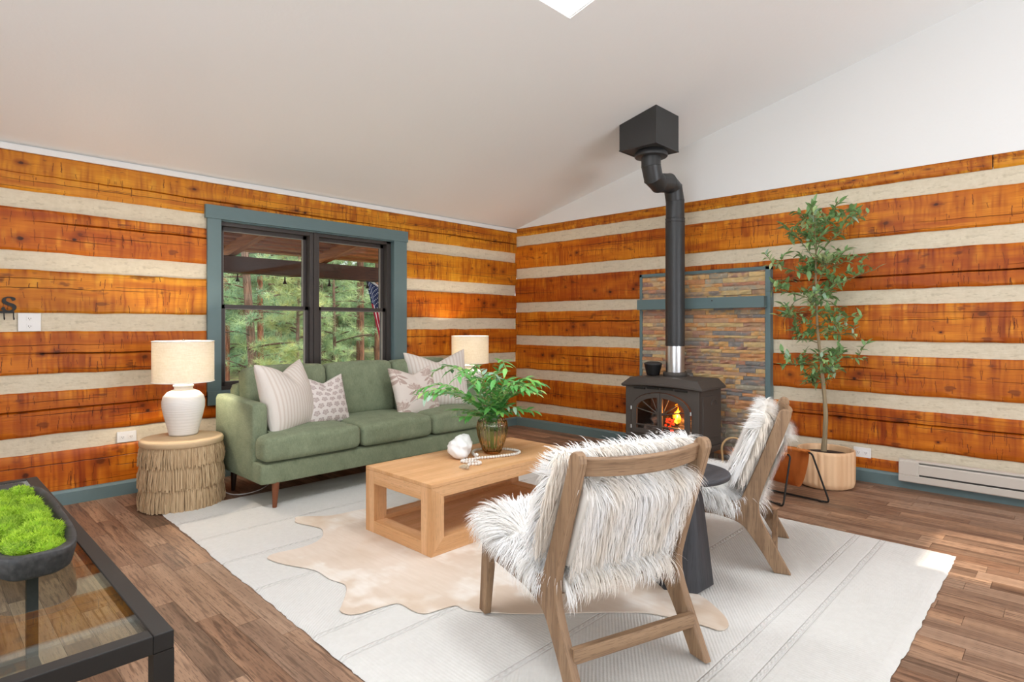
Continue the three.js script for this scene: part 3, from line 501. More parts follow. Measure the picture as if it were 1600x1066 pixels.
// ------------------------------------------------------------------ coffee table
{
  const X0 = -3.43, X1 = -2.18, Z0 = 2.0, Z1 = 2.63, y0 = 0.0205, H = 0.405, f = 0.088, e = 0.0025;
  const t = thing('coffee_table', 'rectangular light oak coffee table with open ends on the cowhide', 'coffee table', [(X0 + X1) / 2, 0, (Z0 + Z1) / 2]);
  const hw = (X1 - X0) / 2, hd = (Z1 - Z0) / 2, top = 0.078;
  part(t, 'tabletop', uvm(bb(-hw, hw, H - 0.02, H, -hd, hd, e), 0), M.oak);
  // mitred rails and posts of the two long sides
  const yb = y0, yt = H - 0.0204;
  for (const s of [1, -1]) {
    const face = (pts, nm, grain) => part(t, nm, uvm(extrude(shapeOf(pts), f, 0.0012).translate(0, 0, s * (hd - f / 2 - 0.0005)), grain), M.oak);
    face([[-hw, yt], [hw, yt], [hw - f, yt - top + 0.02], [-hw + f, yt - top + 0.02]].map(([x, y]) => [x, y]), 'rail', 0);
    face([[-hw, yb], [-hw + f, yb + f], [hw - f, yb + f], [hw, yb]], 'rail', 0);
    face([[-hw, yb], [-hw, yt], [-hw + f, yt - top + 0.02], [-hw + f, yb + f]], 'post', 1);
    face([[hw, yb], [hw - f, yb + f], [hw - f, yt - top + 0.02], [hw, yt]], 'post', 1);
  }
  for (const s of [1, -1]) { part(t, 'end_rail', uvm(bb(s > 0 ? hw - f : -hw, s > 0 ? hw : -hw + f, yt - 0.075, yt, -hd + f, hd - f, e), 2), M.oak); part(t, 'end_rail', uvm(bb(s > 0 ? hw - f : -hw, s > 0 ? hw : -hw + f, yb, yb + 0.07, -hd + f, hd - f, e), 2), M.oak); }
  part(t, 'shelf', uvm(bb(-hw + f, hw - f, yb + 0.03, yb + 0.062, -hd + f, hd - f), 0), M.oak);
}
// ------------------------------------------------------------------ fur chairs
const strand = (() => { // one hair: a tapered ribbon, 1 long along y, bending towards +z
  const n = 4, pos = [], idx = [], uv = [];
  for (let i = 0; i <= n; i++) { const t = i / n, w = 0.5 * Math.pow(1 - t, 0.6) + 0.02, y = Math.sin(t * 1.25) / 1.25, z = (1 - Math.cos(t * 1.25)) / 1.25; pos.push(-w, y, z, w, y, z); uv.push(0, t, 1, t); if (i < n) { const a = i * 2; idx.push(a, a + 1, a + 2, a + 1, a + 3, a + 2); } }
  const g = new THREE.BufferGeometry(); g.setAttribute('position', new THREE.Float32BufferAttribute(pos, 3)); g.setAttribute('uv', new THREE.Float32BufferAttribute(uv, 2)); g.setIndex(idx); g.computeVertexNormals(); return g;
})();
M.hair = std({ color: 0xffffff, roughness: 0.7 });
M.skin = std({ color: 0xeae4da, roughness: 0.95 });
function furOn(mesh, count, comb, opt) { // comb(p, n) -> direction the hair lies in
  const { len = [0.05, 0.1], wid = 0.0028, lift = 0.5, tint, sd = 1, keep } = opt, geo = plain(mesh.geometry.clone()), s = new MeshSurfaceSampler(new THREE.Mesh(geo)); seed(sd); s.setRandomGenerator(rnd); s.build();
  const P = V(0, 0, 0), N = V(0, 0, 0), mats = [], cols = [], c = new THREE.Color();
  for (let i = 0; i < count; i++) {
    s.sample(P, N); N.normalize(); if (keep && !keep(P, N)) continue;
    const d = comb(P, N); const k = 7; const q = opt.calm ? opt.calm(P, N) : 1; d.x += q * 0.8 * (noise(P.x * 18 + 5, P.y * 18 + P.z * 13, k) - 0.5) + R(-0.16, 0.16); d.y += q * 0.55 * (noise(P.x * 18, P.z * 18 + P.y * 11, k + 1) - 0.5) + R(-0.14, 0.14); d.z += q * 0.7 * (noise(P.z * 18 + 9, P.x * 15, k + 2) - 0.5) + R(-0.16, 0.16);
    d.addScaledVector(N, -d.dot(N)); if (d.lengthSq() < 1e-4) d.set(1, 0, 0).addScaledVector(N, -N.x); d.normalize();
    const up = N.clone().multiplyScalar((lift + 0.55 * N.x * N.x) * R(0.5, 1.7)).add(d.clone().multiplyScalar(0.55)).normalize(), z = d.clone().addScaledVector(up, -d.dot(up)).normalize(), x = up.clone().cross(z), L = R(...len) * (opt.scale ? opt.scale(P, N) : 1), w = wid * R(0.6, 1.4);
    mats.push(new THREE.Matrix4().makeBasis(x.multiplyScalar(w), up.multiplyScalar(L), z.multiplyScalar(L)).setPosition(P.x, P.y, P.z)); cols.push(tint(P, N, c).clone());
  }
  const m = shade(new THREE.InstancedMesh(strand, M.hair, mats.length)); mats.forEach((q, i) => { m.setMatrixAt(i, q); m.setColorAt(i, cols[i]); });
  m.name = 'fur'; m.userData.kind = 'stuff'; mesh.add(m); return m;
}
function makeChair() { // origin at the middle between the rear feet; the seat points to -z
  const t = thing('lounge_chair', '', 'armchair');
  // side frame outline in (forward, up)
  const o = new THREE.Shape(); o.moveTo(-0.042, 0); o.lineTo(0.034, 0); o.bezierCurveTo(0.075, 0.07, 0.11, 0.13, 0.165, 0.2); o.bezierCurveTo(0.19, 0.235, 0.24, 0.245, 0.32, 0.258); o.lineTo(0.585, 0.262); o.lineTo(0.622, 0.235); o.lineTo(0.666, 0); o.lineTo(0.72, 0); o.lineTo(0.685, 0.36); o.quadraticCurveTo(0.683, 0.372, 0.67, 0.371); o.lineTo(0.3, 0.345); o.bezierCurveTo(0.22, 0.335, 0.2, 0.335, 0.185, 0.36); o.bezierCurveTo(0.16, 0.42, 0.10, 0.55, 0.018, 0.79); o.bezierCurveTo(0.008, 0.83, -0.045, 0.83, -0.044, 0.785); o.bezierCurveTo(0.0, 0.65, 0.08, 0.44, 0.102, 0.35); o.bezierCurveTo(0.112, 0.29, 0.09, 0.25, 0.07, 0.21); o.lineTo(-0.042, 0);
  const fr = extrude(o, 0.032, 0.004, 8).rotateY(Math.PI / 2); // forward = -z
  for (const s of [-1, 1]) part(t, 'side_frame', uvm(fr.clone().translate(s * 0.276, 0, 0), 1), M.ash);
  const rail = new THREE.Shape(); const bow = (x) => 0.045 * (1 - (x / 0.27) ** 2); const up = [], dn = []; for (let i = 0; i <= 16; i++) { const x = -0.27 + 0.54 * i / 16; up.push([x, bow(x) - 0.011]); dn.unshift([x, bow(x) + 0.013]); }
  const rg = extrude(shapeOf([...up, ...dn]), 0.062, 0.003).rotateX(Math.PI / 2).translate(0, 0.765, -0.008); rg.translate(0, -0.765, 0).rotateX(0.24).translate(0, 0.765, 0);
  part(t, 'top_rail', uvm(rg, 0), M.ash);
  part(t, 'stretcher', uvm(bb(-0.27, 0.27, 0.105, 0.155, -0.045, -0.018, 0.003), 0), M.ash);
  part(t, 'seat_rail', uvm(bb(-0.27, 0.27, 0.29, 0.345, -0.655, -0.625, 0.003), 0), M.ash);
  part(t, 'seat_rail', uvm(bb(-0.27, 0.27, 0.27, 0.325, -0.2, -0.17, 0.003), 0), M.ash);
  const seat = part(t, 'seat', softBox(0.605, 0.062, 0.60, 0.03, 16, (v, q) => { v.x *= lerp(1, 0.83, sstep(0.13, 0.2, v.z)); v.y -= 0.025 * (Math.abs(q[0]) > 0.85 ? 1 : 0) * (0.4 + 0.6 * (q[2] > 0 ? 1 : 0)); v.y -= 0.02 * (1 - q[0] ** 2) * (1 - q[2] ** 2) + 0.03 * q[2]; return v; }).translate(0, 0.375, -0.41), M.skin);
  const c1 = new THREE.Color(0xffffff), c2 = new THREE.Color(0xf8f2e8), c3 = new THREE.Color(0xead9c2);
  const white = (P, N, c) => c.copy(c1).lerp(c2, clamp(rnd() * 0.6 + 0.7 * noise(P.x * 14, P.z * 14, 3) - 0.2));
  furOn(seat, 26000, (p, n) => { const side = sstep(0.16, 0.3, Math.abs(p.x)); return V(Math.sign(p.x) * 0.7 * side * (p.z > -0.27 ? 0.1 : 1), -0.25 - 0.9 * side - (p.z > -0.2 ? 0.9 : 0) - (p.z < -0.6 ? 0.9 : 0), p.z < -0.45 ? -0.6 : 0.35 + (p.z > -0.2 ? 0.5 : 0)); }, { len: [0.05, 0.115], lift: 0.5, tint: (P, N, c) => { white(P, N, c); if (N.z > 0.4 && P.z > -0.16) c.lerp(c3, 0.55 * noise(P.x * 25, P.y * 9, 5)); return c; }, sd: 3, keep: (p, n) => n.y > -0.75 && !(p.z > -0.2 && Math.abs(p.x) > 0.2 && Math.abs(n.x) > 0.4) });
  // backrest: a slab in front of the posts and a fill between them
  const lean = (g) => g.rotateX(0.40).translate(0, 0.60, -0.08);
  const back = part(t, 'backrest', merge([lean(softBox(0.62, 0.37, 0.06, 0.028, 14).translate(0, 0.004, -0.07)), lean(softBox(0.49, 0.33, 0.10, 0.03, 10).translate(0, -0.05, 0.016))]), M.skin);
  furOn(back, 34000, (p, n) => V(Math.sign(p.x) * 0.25 * sstep(0.2, 0.3, Math.abs(p.x)), n.z > 0.2 ? -1.6 : p.y > 0.72 ? 0.1 : -1, n.z > 0.2 ? 0.1 : p.y > 0.72 ? -0.9 : -0.4), { len: [0.05, 0.11], lift: 0.42, sd: 5, calm: (p, n) => (n.z > 0.2 ? 0.35 : 1), scale: (p, n) => (p.y > 0.74 ? 0.75 : 1), keep: (p, n) => !(Math.abs(p.x) > 0.2 && Math.abs(p.x) < 0.26 && Math.abs(n.x) > 0.35), tint: (P, N, c) => { white(P, N, c); if (N.z > 0.2) c.lerp(c3, clamp(1.1 * noise(P.x * 22, P.y * 3, 5) - 0.1) * 0.75); return c; } });
  return t;
}
const chairA = makeChair();
chairA.position.set(-3.582, 0.0205, 3.996); chairA.rotation.y = -0.318;
chairA.userData.label = 'pale wood lounge chair with white shaggy fur seat nearest the camera'; chairA.userData.group = 'fur lounge chairs';
const chairB = chairA.clone(); chairB.name = numbered('lounge_chair'); chairB.position.set(-2.065, RT, 3.935); chairB.rotation.y = 0.340;
chairB.userData = { label: 'pale wood lounge chair with white shaggy fur seat in front of the stone panel', category: 'armchair', group: 'fur lounge chairs' }; scene.add(chairB);

// black pedestal side table between the chairs
{
  const t = thing('pedestal_table', 'black wooden side table with tapered faceted pedestal between the chairs', 'side table', [-2.765, 0.016, 3.715]);
  t.position.y = 0.021;
  part(t, 'pedestal', uvm(new THREE.CylinderGeometry(0.088, 0.148, 0.505, 6, 1).toNonIndexed().rotateY(0.46).translate(0, 0.2525, 0), 1), M.blackWood);
  part(t, 'tabletop', uvm(lathe([[0, 0.505], [0.21, 0.505], [0.222, 0.512], [0.225, 0.522], [0.222, 0.53], [0.21, 0.534], [0, 0.534]], 64), 0), M.blackWood);
}

// ------------------------------------------------------------------ stone panel, mantel shelf
{
  const p = struct('wall_stone_panel', 'stacked slate stone panel with blue-grey frame behind the stove', 'stone panel');
  const z0 = 1.82, z1 = 3.142, top = 1.775, fw = 0.03;
  part(p, 'panel_backing', bb(-0.03, 0.012, 0, top - 0.02, z0 + 0.01, z1 - 0.01), std({ color: 0x4a443c, roughness: 1 }));
  const fmat = M.trimBlue;
  part(p, 'frame_side', bb(-0.065, 0.012, 0, top, z0, z0 + fw, 0.003), fmat); part(p, 'frame_side', bb(-0.065, 0.012, 0, top, z1 - 0.045, z1, 0.003), fmat);
  part(p, 'frame_top', bb(-0.065, 0.012, top - fw, top, z0, z1, 0.003), fmat);
  seed(41); const tones = [[214, 152, 104], [198, 160, 122], [172, 160, 138], [224, 164, 106], [158, 140, 126], [198, 140, 110], [184, 172, 148], [222, 188, 132], [172, 130, 114], [206, 162, 126], [146, 140, 134], [226, 176, 114]];
  const slate = tones.map((c, k) => { const c0 = c, c1 = [c[0] * 0.86, c[1] * 0.88, c[2] * 0.9], c2 = tones[(k * 5 + 3) % 12]; return std({ map: tex(128, 64, (u, v, x, y) => { let q = mixc(c1, c0, clamp(fbm(x / 26, y / 10, 500 + k, 4) * 2 - 0.5)); q = mixc(q, c2, 0.7 * sstep(0.5, 0.72, fbm(x / 34 + 9, y / 16, 530 + k, 3))); return mixc(q, [206, 196, 176], 0.4 * sstep(0.66, 0.8, fbm(x / 12, y / 7, 560 + k, 4))); }, true, THREE.MirroredRepeatWrapping), bumpMap: tex(128, 64, (u, v, x, y) => fbm(x / 14, y / 7, 590 + k, 4), false, THREE.MirroredRepeatWrapping), bumpScale: 0.008, roughness: 0.72 }); });
  const stoneGeo = (l, h, k) => { const g = new THREE.BoxGeometry(1, h, l, 1, 2, 4), q = g.attributes.position; for (let i = 0; i < q.count; i++) { const x = q.getX(i), y = q.getY(i), z = q.getZ(i); let xx = x > 0 ? 0.012 : -0.014 - 0.012 * hash(Math.round(y * 300), Math.round(z * 30), k); if (x < 0 && (Math.abs(y) > h * 0.49 || Math.abs(z) > l * 0.49)) xx += 0.004; q.setXYZ(i, xx, y, z); } const n = g.toNonIndexed(); n.computeVertexNormals(); return uvm(n, 2, 3.2, hash(k, 1) * 7, hash(k, 2) * 7); };
  let total = 0; const rest = [], zi = z0 + fw + 0.001, ze = z1 - 0.046; let y = 0.0;
  const rows = []; while (y < top - fw - 0.01) { const h = Math.min(R(0.026, 0.05), top - fw - y); rows.push([y, h]); y += h; }
  rows.reverse();
  for (const [ry, h] of rows) {
    let z = zi; while (z < ze - 0.01) { let l = Math.min(R(0.1, 0.38), ze - z); if (ze - z - l < 0.06) l = ze - z; const g = stoneGeo(l - 0.0018, h - 0.0018, total), m = slate[Math.floor(rnd() * 12)], at = [-0.034 - R(0, 0.014), ry + h / 2, z + l / 2]; if (total++ < 300) part(p, 'stone', g, m, at); else rest.push(g.translate(...at)); z += l; }
  }
  if (rest.length) part(p, 'stones', mergeGeometries(rest), slate[1]).userData.kind = 'stuff';
  const s = thing('mantel_shelf', 'blue-grey painted board shelf across the stone panel', 'shelf', [-0.10, 1.46, 2.48]);
  part(s, 'board', bb(-0.04, 0.04, -0.052, 0.05, -0.645, 0.635, 0.003), M.trimBlue);
  for (const z of [-0.12, 0.16]) part(s, 'screw', new THREE.CylinderGeometry(0.006, 0.006, 0.004, 10).rotateZ(Math.PI / 2), M.black, [-0.0405, 0.02, z]);
}
// ------------------------------------------------------------------ stove: local +x is the room side (-X), built facing -x
{
  const zc = 2.44, t = thing('wood_stove', 'dark cast-iron stove with arched glass doors and a small fire', 'stove', [-0.5, 0, zc]);
  const F = -0.21, Bk = 0.2, w = 0.36, yb = 0.20, yt = 0.70;
  // front plate with the arched opening
  const arch = (a, y0, h, top) => { const s = []; s.push([-a, y0], [-a, y0 + h]); for (let i = 1; i < 14; i++) { const q = Math.PI * (1 - i / 14); s.push([Math.cos(q) * a, y0 + h + Math.sin(q) ** 0.9 * (top - y0 - h)]); } s.push([a, y0 + h], [a, y0]); return s; };
  const fp = shapeOf([[-w, yb], [w, yb], [w, yt], [-w, yt]]); fp.holes.push(new THREE.Path(arch(0.29, 0.285, 0.2, 0.655).map(([x, y]) => new THREE.Vector2(x, y))));
  const toX = (g) => g.rotateY(-Math.PI / 2); // shape plane -> the x = const plane; shape x -> z
  part(t, 'front_plate', toX(extrude(fp, 0.03, 0.004)).translate(F, 0, 0), M.iron);
  part(t, 'body', merge([bb(F, Bk, yb, yt, w - 0.025, w, 0.004), bb(F, Bk, yb, yt, -w, -w + 0.025, 0.004), bb(Bk - 0.02, Bk - 0.002, yb + 0.002, yt - 0.002, -w + 0.01, w - 0.01), bb(F + 0.01, Bk - 0.01, yb + 0.002, yb + 0.06, -w + 0.01, w - 0.01), bb(F, Bk, yt - 0.02, yt, -w + 0.01, w - 0.01)]), M.iron);
  part(t, 'firebox_lining', merge([bb(Bk - 0.035, Bk - 0.02, yb, yt, -w + 0.03, w - 0.03), bb(F + 0.04, Bk - 0.03, yb + 0.06, yb + 0.075, -w + 0.03, w - 0.03)]), std({ map: tex(128, 128, (u, v, x, y) => mixc(col(70, 48, 38), col(120, 86, 68), fbm(x / 16, y / 9, 141, 3))), roughness: 0.95 }));
  for (const s of [-1, 1]) part(t, 'side_panel', bb(F + 0.05, Bk - 0.04, 0.27, 0.64, s * w - 0.006, s * w + 0.006, 0.004), M.iron);
  const hook = new THREE.TorusGeometry(0.045, 0.006, 6, 16, Math.PI); part(t, 'side_emblem', hook.translate(0.04, 0.56, w + 0.008), M.iron);
  part(t, 'ash_lip', merge([bb(F - 0.05, Bk + 0.01, 0.165, 0.2, -w - 0.02, w + 0.02, 0.008), bb(F - 0.03, Bk, 0.145, 0.17, -w - 0.008, w + 0.008, 0.006)]), M.iron);
  part(t, 'pedestal', bb(F + 0.03, Bk - 0.03, 0.03, 0.15, -w + 0.05, w - 0.05, 0.008), M.iron);
  part(t, 'floor_plate', bb(F - 0.02, Bk, 0.0, 0.032, -w + 0.01, w - 0.01, 0.006), M.iron);
  // lid: bowed front edge, raised middle
  const lid = []; const ow = w + 0.035, pts = []; for (let i = 0; i <= 20; i++) { const z = -ow + 2 * ow * i / 20; pts.push([z, F - 0.035 - 0.03 * (1 - (z / ow) ** 2)]); }
  const ringAt = (s, y, dy) => { const q = []; for (const [z, x] of pts) q.push([x * s + (1 - s) * 0.05, y + dy * (1 - (z / ow) ** 2), z * s]); q.push([Bk + 0.02 * s, y, ow * s], [Bk + 0.02 * s, y, -ow * s]); return q; };
  const rings = [ringAt(0.97, 0.690, 0.022), ringAt(1, 0.697, 0.024), ringAt(1, 0.712, 0.026), ringAt(0.84, 0.772, 0.012), ringAt(0.8, 0.776, 0.008)], n = rings[0].length, pos = [], idx = [];
  for (const r of rings) for (const q of r) pos.push(...q); for (let a = 0; a < rings.length - 1; a++) for (let i = 0; i < n; i++) { const b = a * n + i, c = a * n + (i + 1) % n; idx.push(b, c, b + n, c, c + n, b + n); }
  const last = (rings.length - 1) * n; pos.push(0, 0.782, 0); for (let i = 0; i < n; i++) idx.push(last + i, last + (i + 1) % n, rings.length * n); pos.push(0, 0.69, 0); for (let i = 0; i < n; i++) idx.push((i + 1) % n, i, rings.length * n + 1);
  const lg = new THREE.BufferGeometry(); lg.setAttribute('position', new THREE.Float32BufferAttribute(pos, 3)); lg.setIndex(idx); const lgc = toCreasedNormals(lg, 0.5); lgc.setAttribute('uv', new THREE.Float32BufferAttribute(new Float32Array(lgc.attributes.position.count * 2), 2));
  part(t, 'lid', lgc, M.iron);
  for (let k = 0; k < 4; k++) part(t, 'vent_slot', bb(F - 0.024, F - 0.012, 0.668 + 0.014 * (1 - ((k - 1.5) / 2.2) ** 2), 0.682 + 0.014 * (1 - ((k - 1.5) / 2.2) ** 2), -0.27 + k * 0.137, -0.27 + k * 0.137 + 0.115), M.black);
  // two arched doors
  for (const s of [-1, 1]) {
    const half = (a, y0, h, top, x0) => { const q = arch(a, y0, h, top).filter(([x]) => x * s >= x0 - 1e-6); const m = top; const e = s > 0 ? [[x0, y0], [x0, m], ...q] : [...q, [-x0, m], [-x0, y0]]; return e; };
    const d = shapeOf(half(0.285, 0.28, 0.2, 0.652, 0.001)), hole = half(0.24, 0.318, 0.175, 0.612, 0.02); d.holes.push(new THREE.Path(hole.map(([x, y]) => new THREE.Vector2(x, y))));
    const door = part(t, 'door', toX(extrude(d, 0.024, 0.004)).translate(F - 0.022, 0, 0), M.iron);
    for (const an of [0.35, 0.82, 1.25]) part(door, 'muntin', bar([F - 0.022, 0.46, s * 0.02], [F - 0.022, 0.46 + Math.sin(an) * (0.1 + 0.06 * an), s * (0.02 + Math.cos(an) * 0.23)], 0.0055, 6), M.iron);
    part(door, 'glass', toX(extrude(shapeOf(hole), 0.004)).translate(F - 0.018, 0, 0), M.pane);
    part(door, 'rail', bb(F - 0.03, F - 0.014, 0.352, 0.362, s > 0 ? 0.02 : -0.24, s > 0 ? 0.24 : -0.02), M.iron);
    for (const y of [0.33, 0.5]) part(door, 'hinge', new THREE.CylinderGeometry(0.009, 0.009, 0.03, 10), M.steel, [F - 0.03, y, s * 0.292]);
    part(door, 'knob', new THREE.SphereGeometry(0.013, 12, 10), M.steel, [F - 0.048, 0.305, s * 0.02]);
  }
  part(t, 'collar', lathe([[0.087, 0.775], [0.108, 0.775], [0.108, 0.815], [0.1, 0.82], [0.087, 0.82]], 40).translate(0.09, 0, -0.03), M.iron);
  // logs, embers and fire
  seed(15); const bark = std({ map: tex(64, 64, (u, v, x, y) => mixc(col(38, 34, 32), col(118, 110, 102), fbm(x / 7, y / 7, 151, 3) ** 1.6 * 1.4)), roughness: 1 });
  for (const [a, b, r] of [[[-0.08, 0.3, -0.24], [-0.02, 0.3, 0.02], 0.045], [[-0.07, 0.31, 0.02], [0.02, 0.32, 0.26], 0.05], [[0.04, 0.31, -0.2], [0.06, 0.32, 0.2], 0.05], [[-0.02, 0.385, 0.06], [0.03, 0.36, 0.28], 0.038]]) part(t, 'burning_log', bar(a, b, r, 9, r * 0.85), bark);
  { const g = new THREE.IcosahedronGeometry(0.075, 2), q = g.attributes.position; for (let i = 0; i < q.count; i++) { const v = V(q.getX(i), q.getY(i), q.getZ(i)); v.multiplyScalar(0.8 + 0.5 * hash(Math.round(v.x * 90), Math.round(v.y * 90), Math.round(v.z * 90))); q.setXYZ(i, v.x, v.y, v.z); } g.computeVertexNormals(); part(t, 'burning_log', g, bark, [-0.03, 0.39, -0.13]); }
  const ember = std({ color: 0x401008, emissive: 0xff4a1c, emissiveIntensity: 0.9 });
  for (let i = 0; i < 16; i++) part(t, 'ember', new THREE.IcosahedronGeometry(R(0.01, 0.022), 0), ember, [R(-0.14, -0.09), R(0.3, 0.42), R(0.0, 0.08)]);
  const fireMat = std({ color: 0xffb030, emissive: 0xff9a12, emissiveIntensity: 1.6 }), coreMat = std({ color: 0xffe070, emissive: 0xffc83a, emissiveIntensity: 2.2 });
  const flame = (x, y, z, h, r, k, m) => { const g = new THREE.SphereGeometry(1, 12, 12), q = g.attributes.position; for (let i = 0; i < q.count; i++) { const f = (q.getY(i) + 1) / 2, ww = r * Math.sin(Math.PI * Math.pow(f, 0.62)) * (1 - 0.35 * f); const a = Math.atan2(q.getZ(i), q.getX(i)); q.setXYZ(i, 0.6 * ww * Math.cos(a) + 0.012 * Math.sin(f * 6 + k), f * h, ww * Math.sin(a) + 0.022 * Math.sin(f * 7 + k * 2) * f); } g.computeVertexNormals(); part(t, 'flame', g, m, [x, y, z]); };
  flame(-0.1, 0.37, 0.085, 0.16, 0.03, 1, fireMat); flame(-0.1, 0.385, 0.11, 0.11, 0.024, 3, fireMat); flame(-0.11, 0.375, 0.09, 0.11, 0.016, 2, coreMat); flame(-0.1, 0.375, 0.06, 0.09, 0.018, 5, fireMat); flame(-0.1, 0.53, 0.09, 0.03, 0.012, 4, fireMat);
  const pl = new THREE.PointLight(0xff9a40, 0.5, 0, 2); pl.position.set(-0.5 - 0.12, 0.47, zc + 0.12); pl.castShadow = true; scene.add(pl);
}
// stove pipe
{
  const x = -0.41, z = 2.41, xu = -0.835, t = thing('stove_pipe', 'black stove pipe with offset elbow and bare steel lower section', 'stove pipe', [x, 0, z]), r = 0.083;
  part(t, 'steel_section', lathe([[r - 0.004, 0.79], [r + 0.001, 0.79], [r + 0.001, 1.075], [r - 0.004, 1.075]], 48), M.steel);
  part(t, 'pipe', lathe([[r - 0.005, 1.06], [r + 0.004, 1.06], [r + 0.004, 2.235], [r - 0.004, 2.235]], 48), M.pipe);
  for (const y of [1.08, 2.2, 2.235]) part(t, 'seam_ring', new THREE.TorusGeometry(r + 0.004, 0.003, 6, 48).rotateX(Math.PI / 2).translate(0, y, 0), M.pipe);
  // elbow: straight gored segments
  const dx = xu - x, path = [[0, 2.22], [0, 2.40], [dx * 0.09, 2.51], [dx * 0.3, 2.545], [dx * 0.7, 2.515], [dx * 0.91, 2.545], [dx, 2.64], [dx, 2.78]].map(([a, b]) => V(a, b, 0));
  const ring = [], ns = 28; for (let i = 0; i < path.length; i++) { const a = path[Math.max(0, i - 1)], b = path[Math.min(path.length - 1, i + 1)], d = b.clone().sub(a).normalize(), nx = V(d.y, -d.x, 0); ring.push(Array.from({ length: ns }, (_, k) => { const q = k / ns * Math.PI * 2; return path[i].clone().addScaledVector(nx, Math.cos(q) * r * 1.04).add(V(0, 0, Math.sin(q) * r)); })); }
  for (let i = 0; i < path.length - 1; i++) { const pos = [], idx = []; for (let k = 0; k <= ns; k++) { const a = ring[i][k % ns], b = ring[i + 1][k % ns]; pos.push(a.x, a.y, a.z, b.x, b.y, b.z); if (k < ns) { const s = k * 2; idx.push(s, s + 1, s + 2, s + 1, s + 3, s + 2); } } const g = new THREE.BufferGeometry(); g.setAttribute('position', new THREE.Float32BufferAttribute(pos, 3)); g.setAttribute('uv', new THREE.Float32BufferAttribute(new Float32Array(pos.length / 3 * 2), 2)); g.setIndex(idx); g.computeVertexNormals(); part(t, 'elbow_section', g, M.pipe); if (i) { const rg = new THREE.TubeGeometry(new THREE.CatmullRomCurve3(ring[i], true), 40, 0.0025, 6, true); part(t, 'seam_ring', rg, M.pipe); } }
  part(t, 'flange', lathe([[r, 2.715], [0.135, 2.715], [0.142, 2.722], [0.142, 2.745], [0.12, 2.775], [r, 2.775]], 40).translate(dx, 0, 0), M.pipe);
  const b = thing('support_box', 'black square metal chimney support box under the sloped ceiling', 'chimney box', [xu, 0, z - 0.02]);
  const hx = 0.19, hz = 0.18, z0 = z - 0.02, cy = (zz) => ceilY(z0 + zz) - 0.001, g = new THREE.BoxGeometry(2 * hx, 1, 2 * hz), p = g.attributes.position;
  for (let i = 0; i < p.count; i++) p.setY(i, p.getY(i) < 0 ? 2.772 : cy(p.getZ(i)));
  g.computeVertexNormals(); part(b, 'housing', g, std({ color: 0x3d3c3b, roughness: 0.6, metalness: 0.2 }));
  part(b, 'rim', merge([bb(-hx - 0.003, hx + 0.003, 2.768, 2.776, -hz - 0.003, -hz + 0.006), bb(-hx - 0.003, hx + 0.003, 2.768, 2.776, hz - 0.006, hz + 0.003), bb(-hx - 0.003, -hx + 0.006, 2.768, 2.776, -hz, hz), bb(hx - 0.006, hx + 0.003, 2.768, 2.776, -hz, hz)]), M.pipe);
}
// black lidded pot on the stove
{
  const t = thing('kettle_pot', 'small black lidded pot standing on the stove lid', 'pot', [-0.47, 0.782, 2.215]);
  part(t, 'body', lathe([[0, 0], [0.055, 0], [0.06, 0.006], [0.082, 0.1], [0.084, 0.104], [0.08, 0.106], [0, 0.1]], 40), std({ color: 0x1c1b1b, roughness: 0.3 }));
  part(t, 'lid', lathe([[0, 0.128], [0.05, 0.126], [0.078, 0.116], [0.085, 0.106], [0.08, 0.104], [0, 0.104]], 40), std({ color: 0x34312f, roughness: 0.7 }));
}
// ------------------------------------------------------------------ leaves
function leafGeo(L, W, fold, curl) {
  const n = 5, pos = [], idx = [], uv = []; for (let i = 0; i <= n; i++) { const t = i / n, w = W * Math.pow(Math.sin(Math.PI * Math.pow(t, 0.75)), 0.9) * 0.5, z = t * L, y = -curl * t * t * L; pos.push(-w, y + fold * w, z, 0, y, z, w, y + fold * w, z); uv.push(0, t, 0.5, t, 1, t); if (i < n) { const a = i * 3; idx.push(a, a + 3, a + 1, a + 1, a + 3, a + 4, a + 1, a + 4, a + 2, a + 2, a + 4, a + 5); } }
  const g = new THREE.BufferGeometry(); g.setAttribute('position', new THREE.Float32BufferAttribute(pos, 3)); g.setAttribute('uv', new THREE.Float32BufferAttribute(uv, 2)); g.setIndex(idx); g.computeVertexNormals(); return g;
}
const leafMat = (c) => phy({ color: c, roughness: 0.5, transmission: 0.25, thickness: 0, sheen: 0 });
function leafy(parent, spots, geos, mats) { // 300 largest as parts, the rest as one
  const rest = geos.map(() => []);
  spots.forEach(([m, gi, mi], i) => { if (i < 300) { const q = part(parent, 'leaf', geos[gi], mats[mi]); m.decompose(q.position, q.quaternion, q.scale); } else rest[gi].push([m, mi]); });
  const list = []; rest.forEach((r, gi) => r.forEach(([m]) => list.push(geos[gi].clone().applyMatrix4(m)))); if (list.length) part(parent, 'leaves', mergeGeometries(list), mats[1]).userData.kind = 'stuff';
}
function leafAt(p, dir, up, s) { const z = dir.clone().normalize(), x = up.clone().cross(z); if (x.lengthSq() < 1e-4) x.set(1, 0, 0); x.normalize(); const y = z.clone().cross(x); return new THREE.Matrix4().makeBasis(x.multiplyScalar(s), y.multiplyScalar(s), z.multiplyScalar(s)).setPosition(p); }
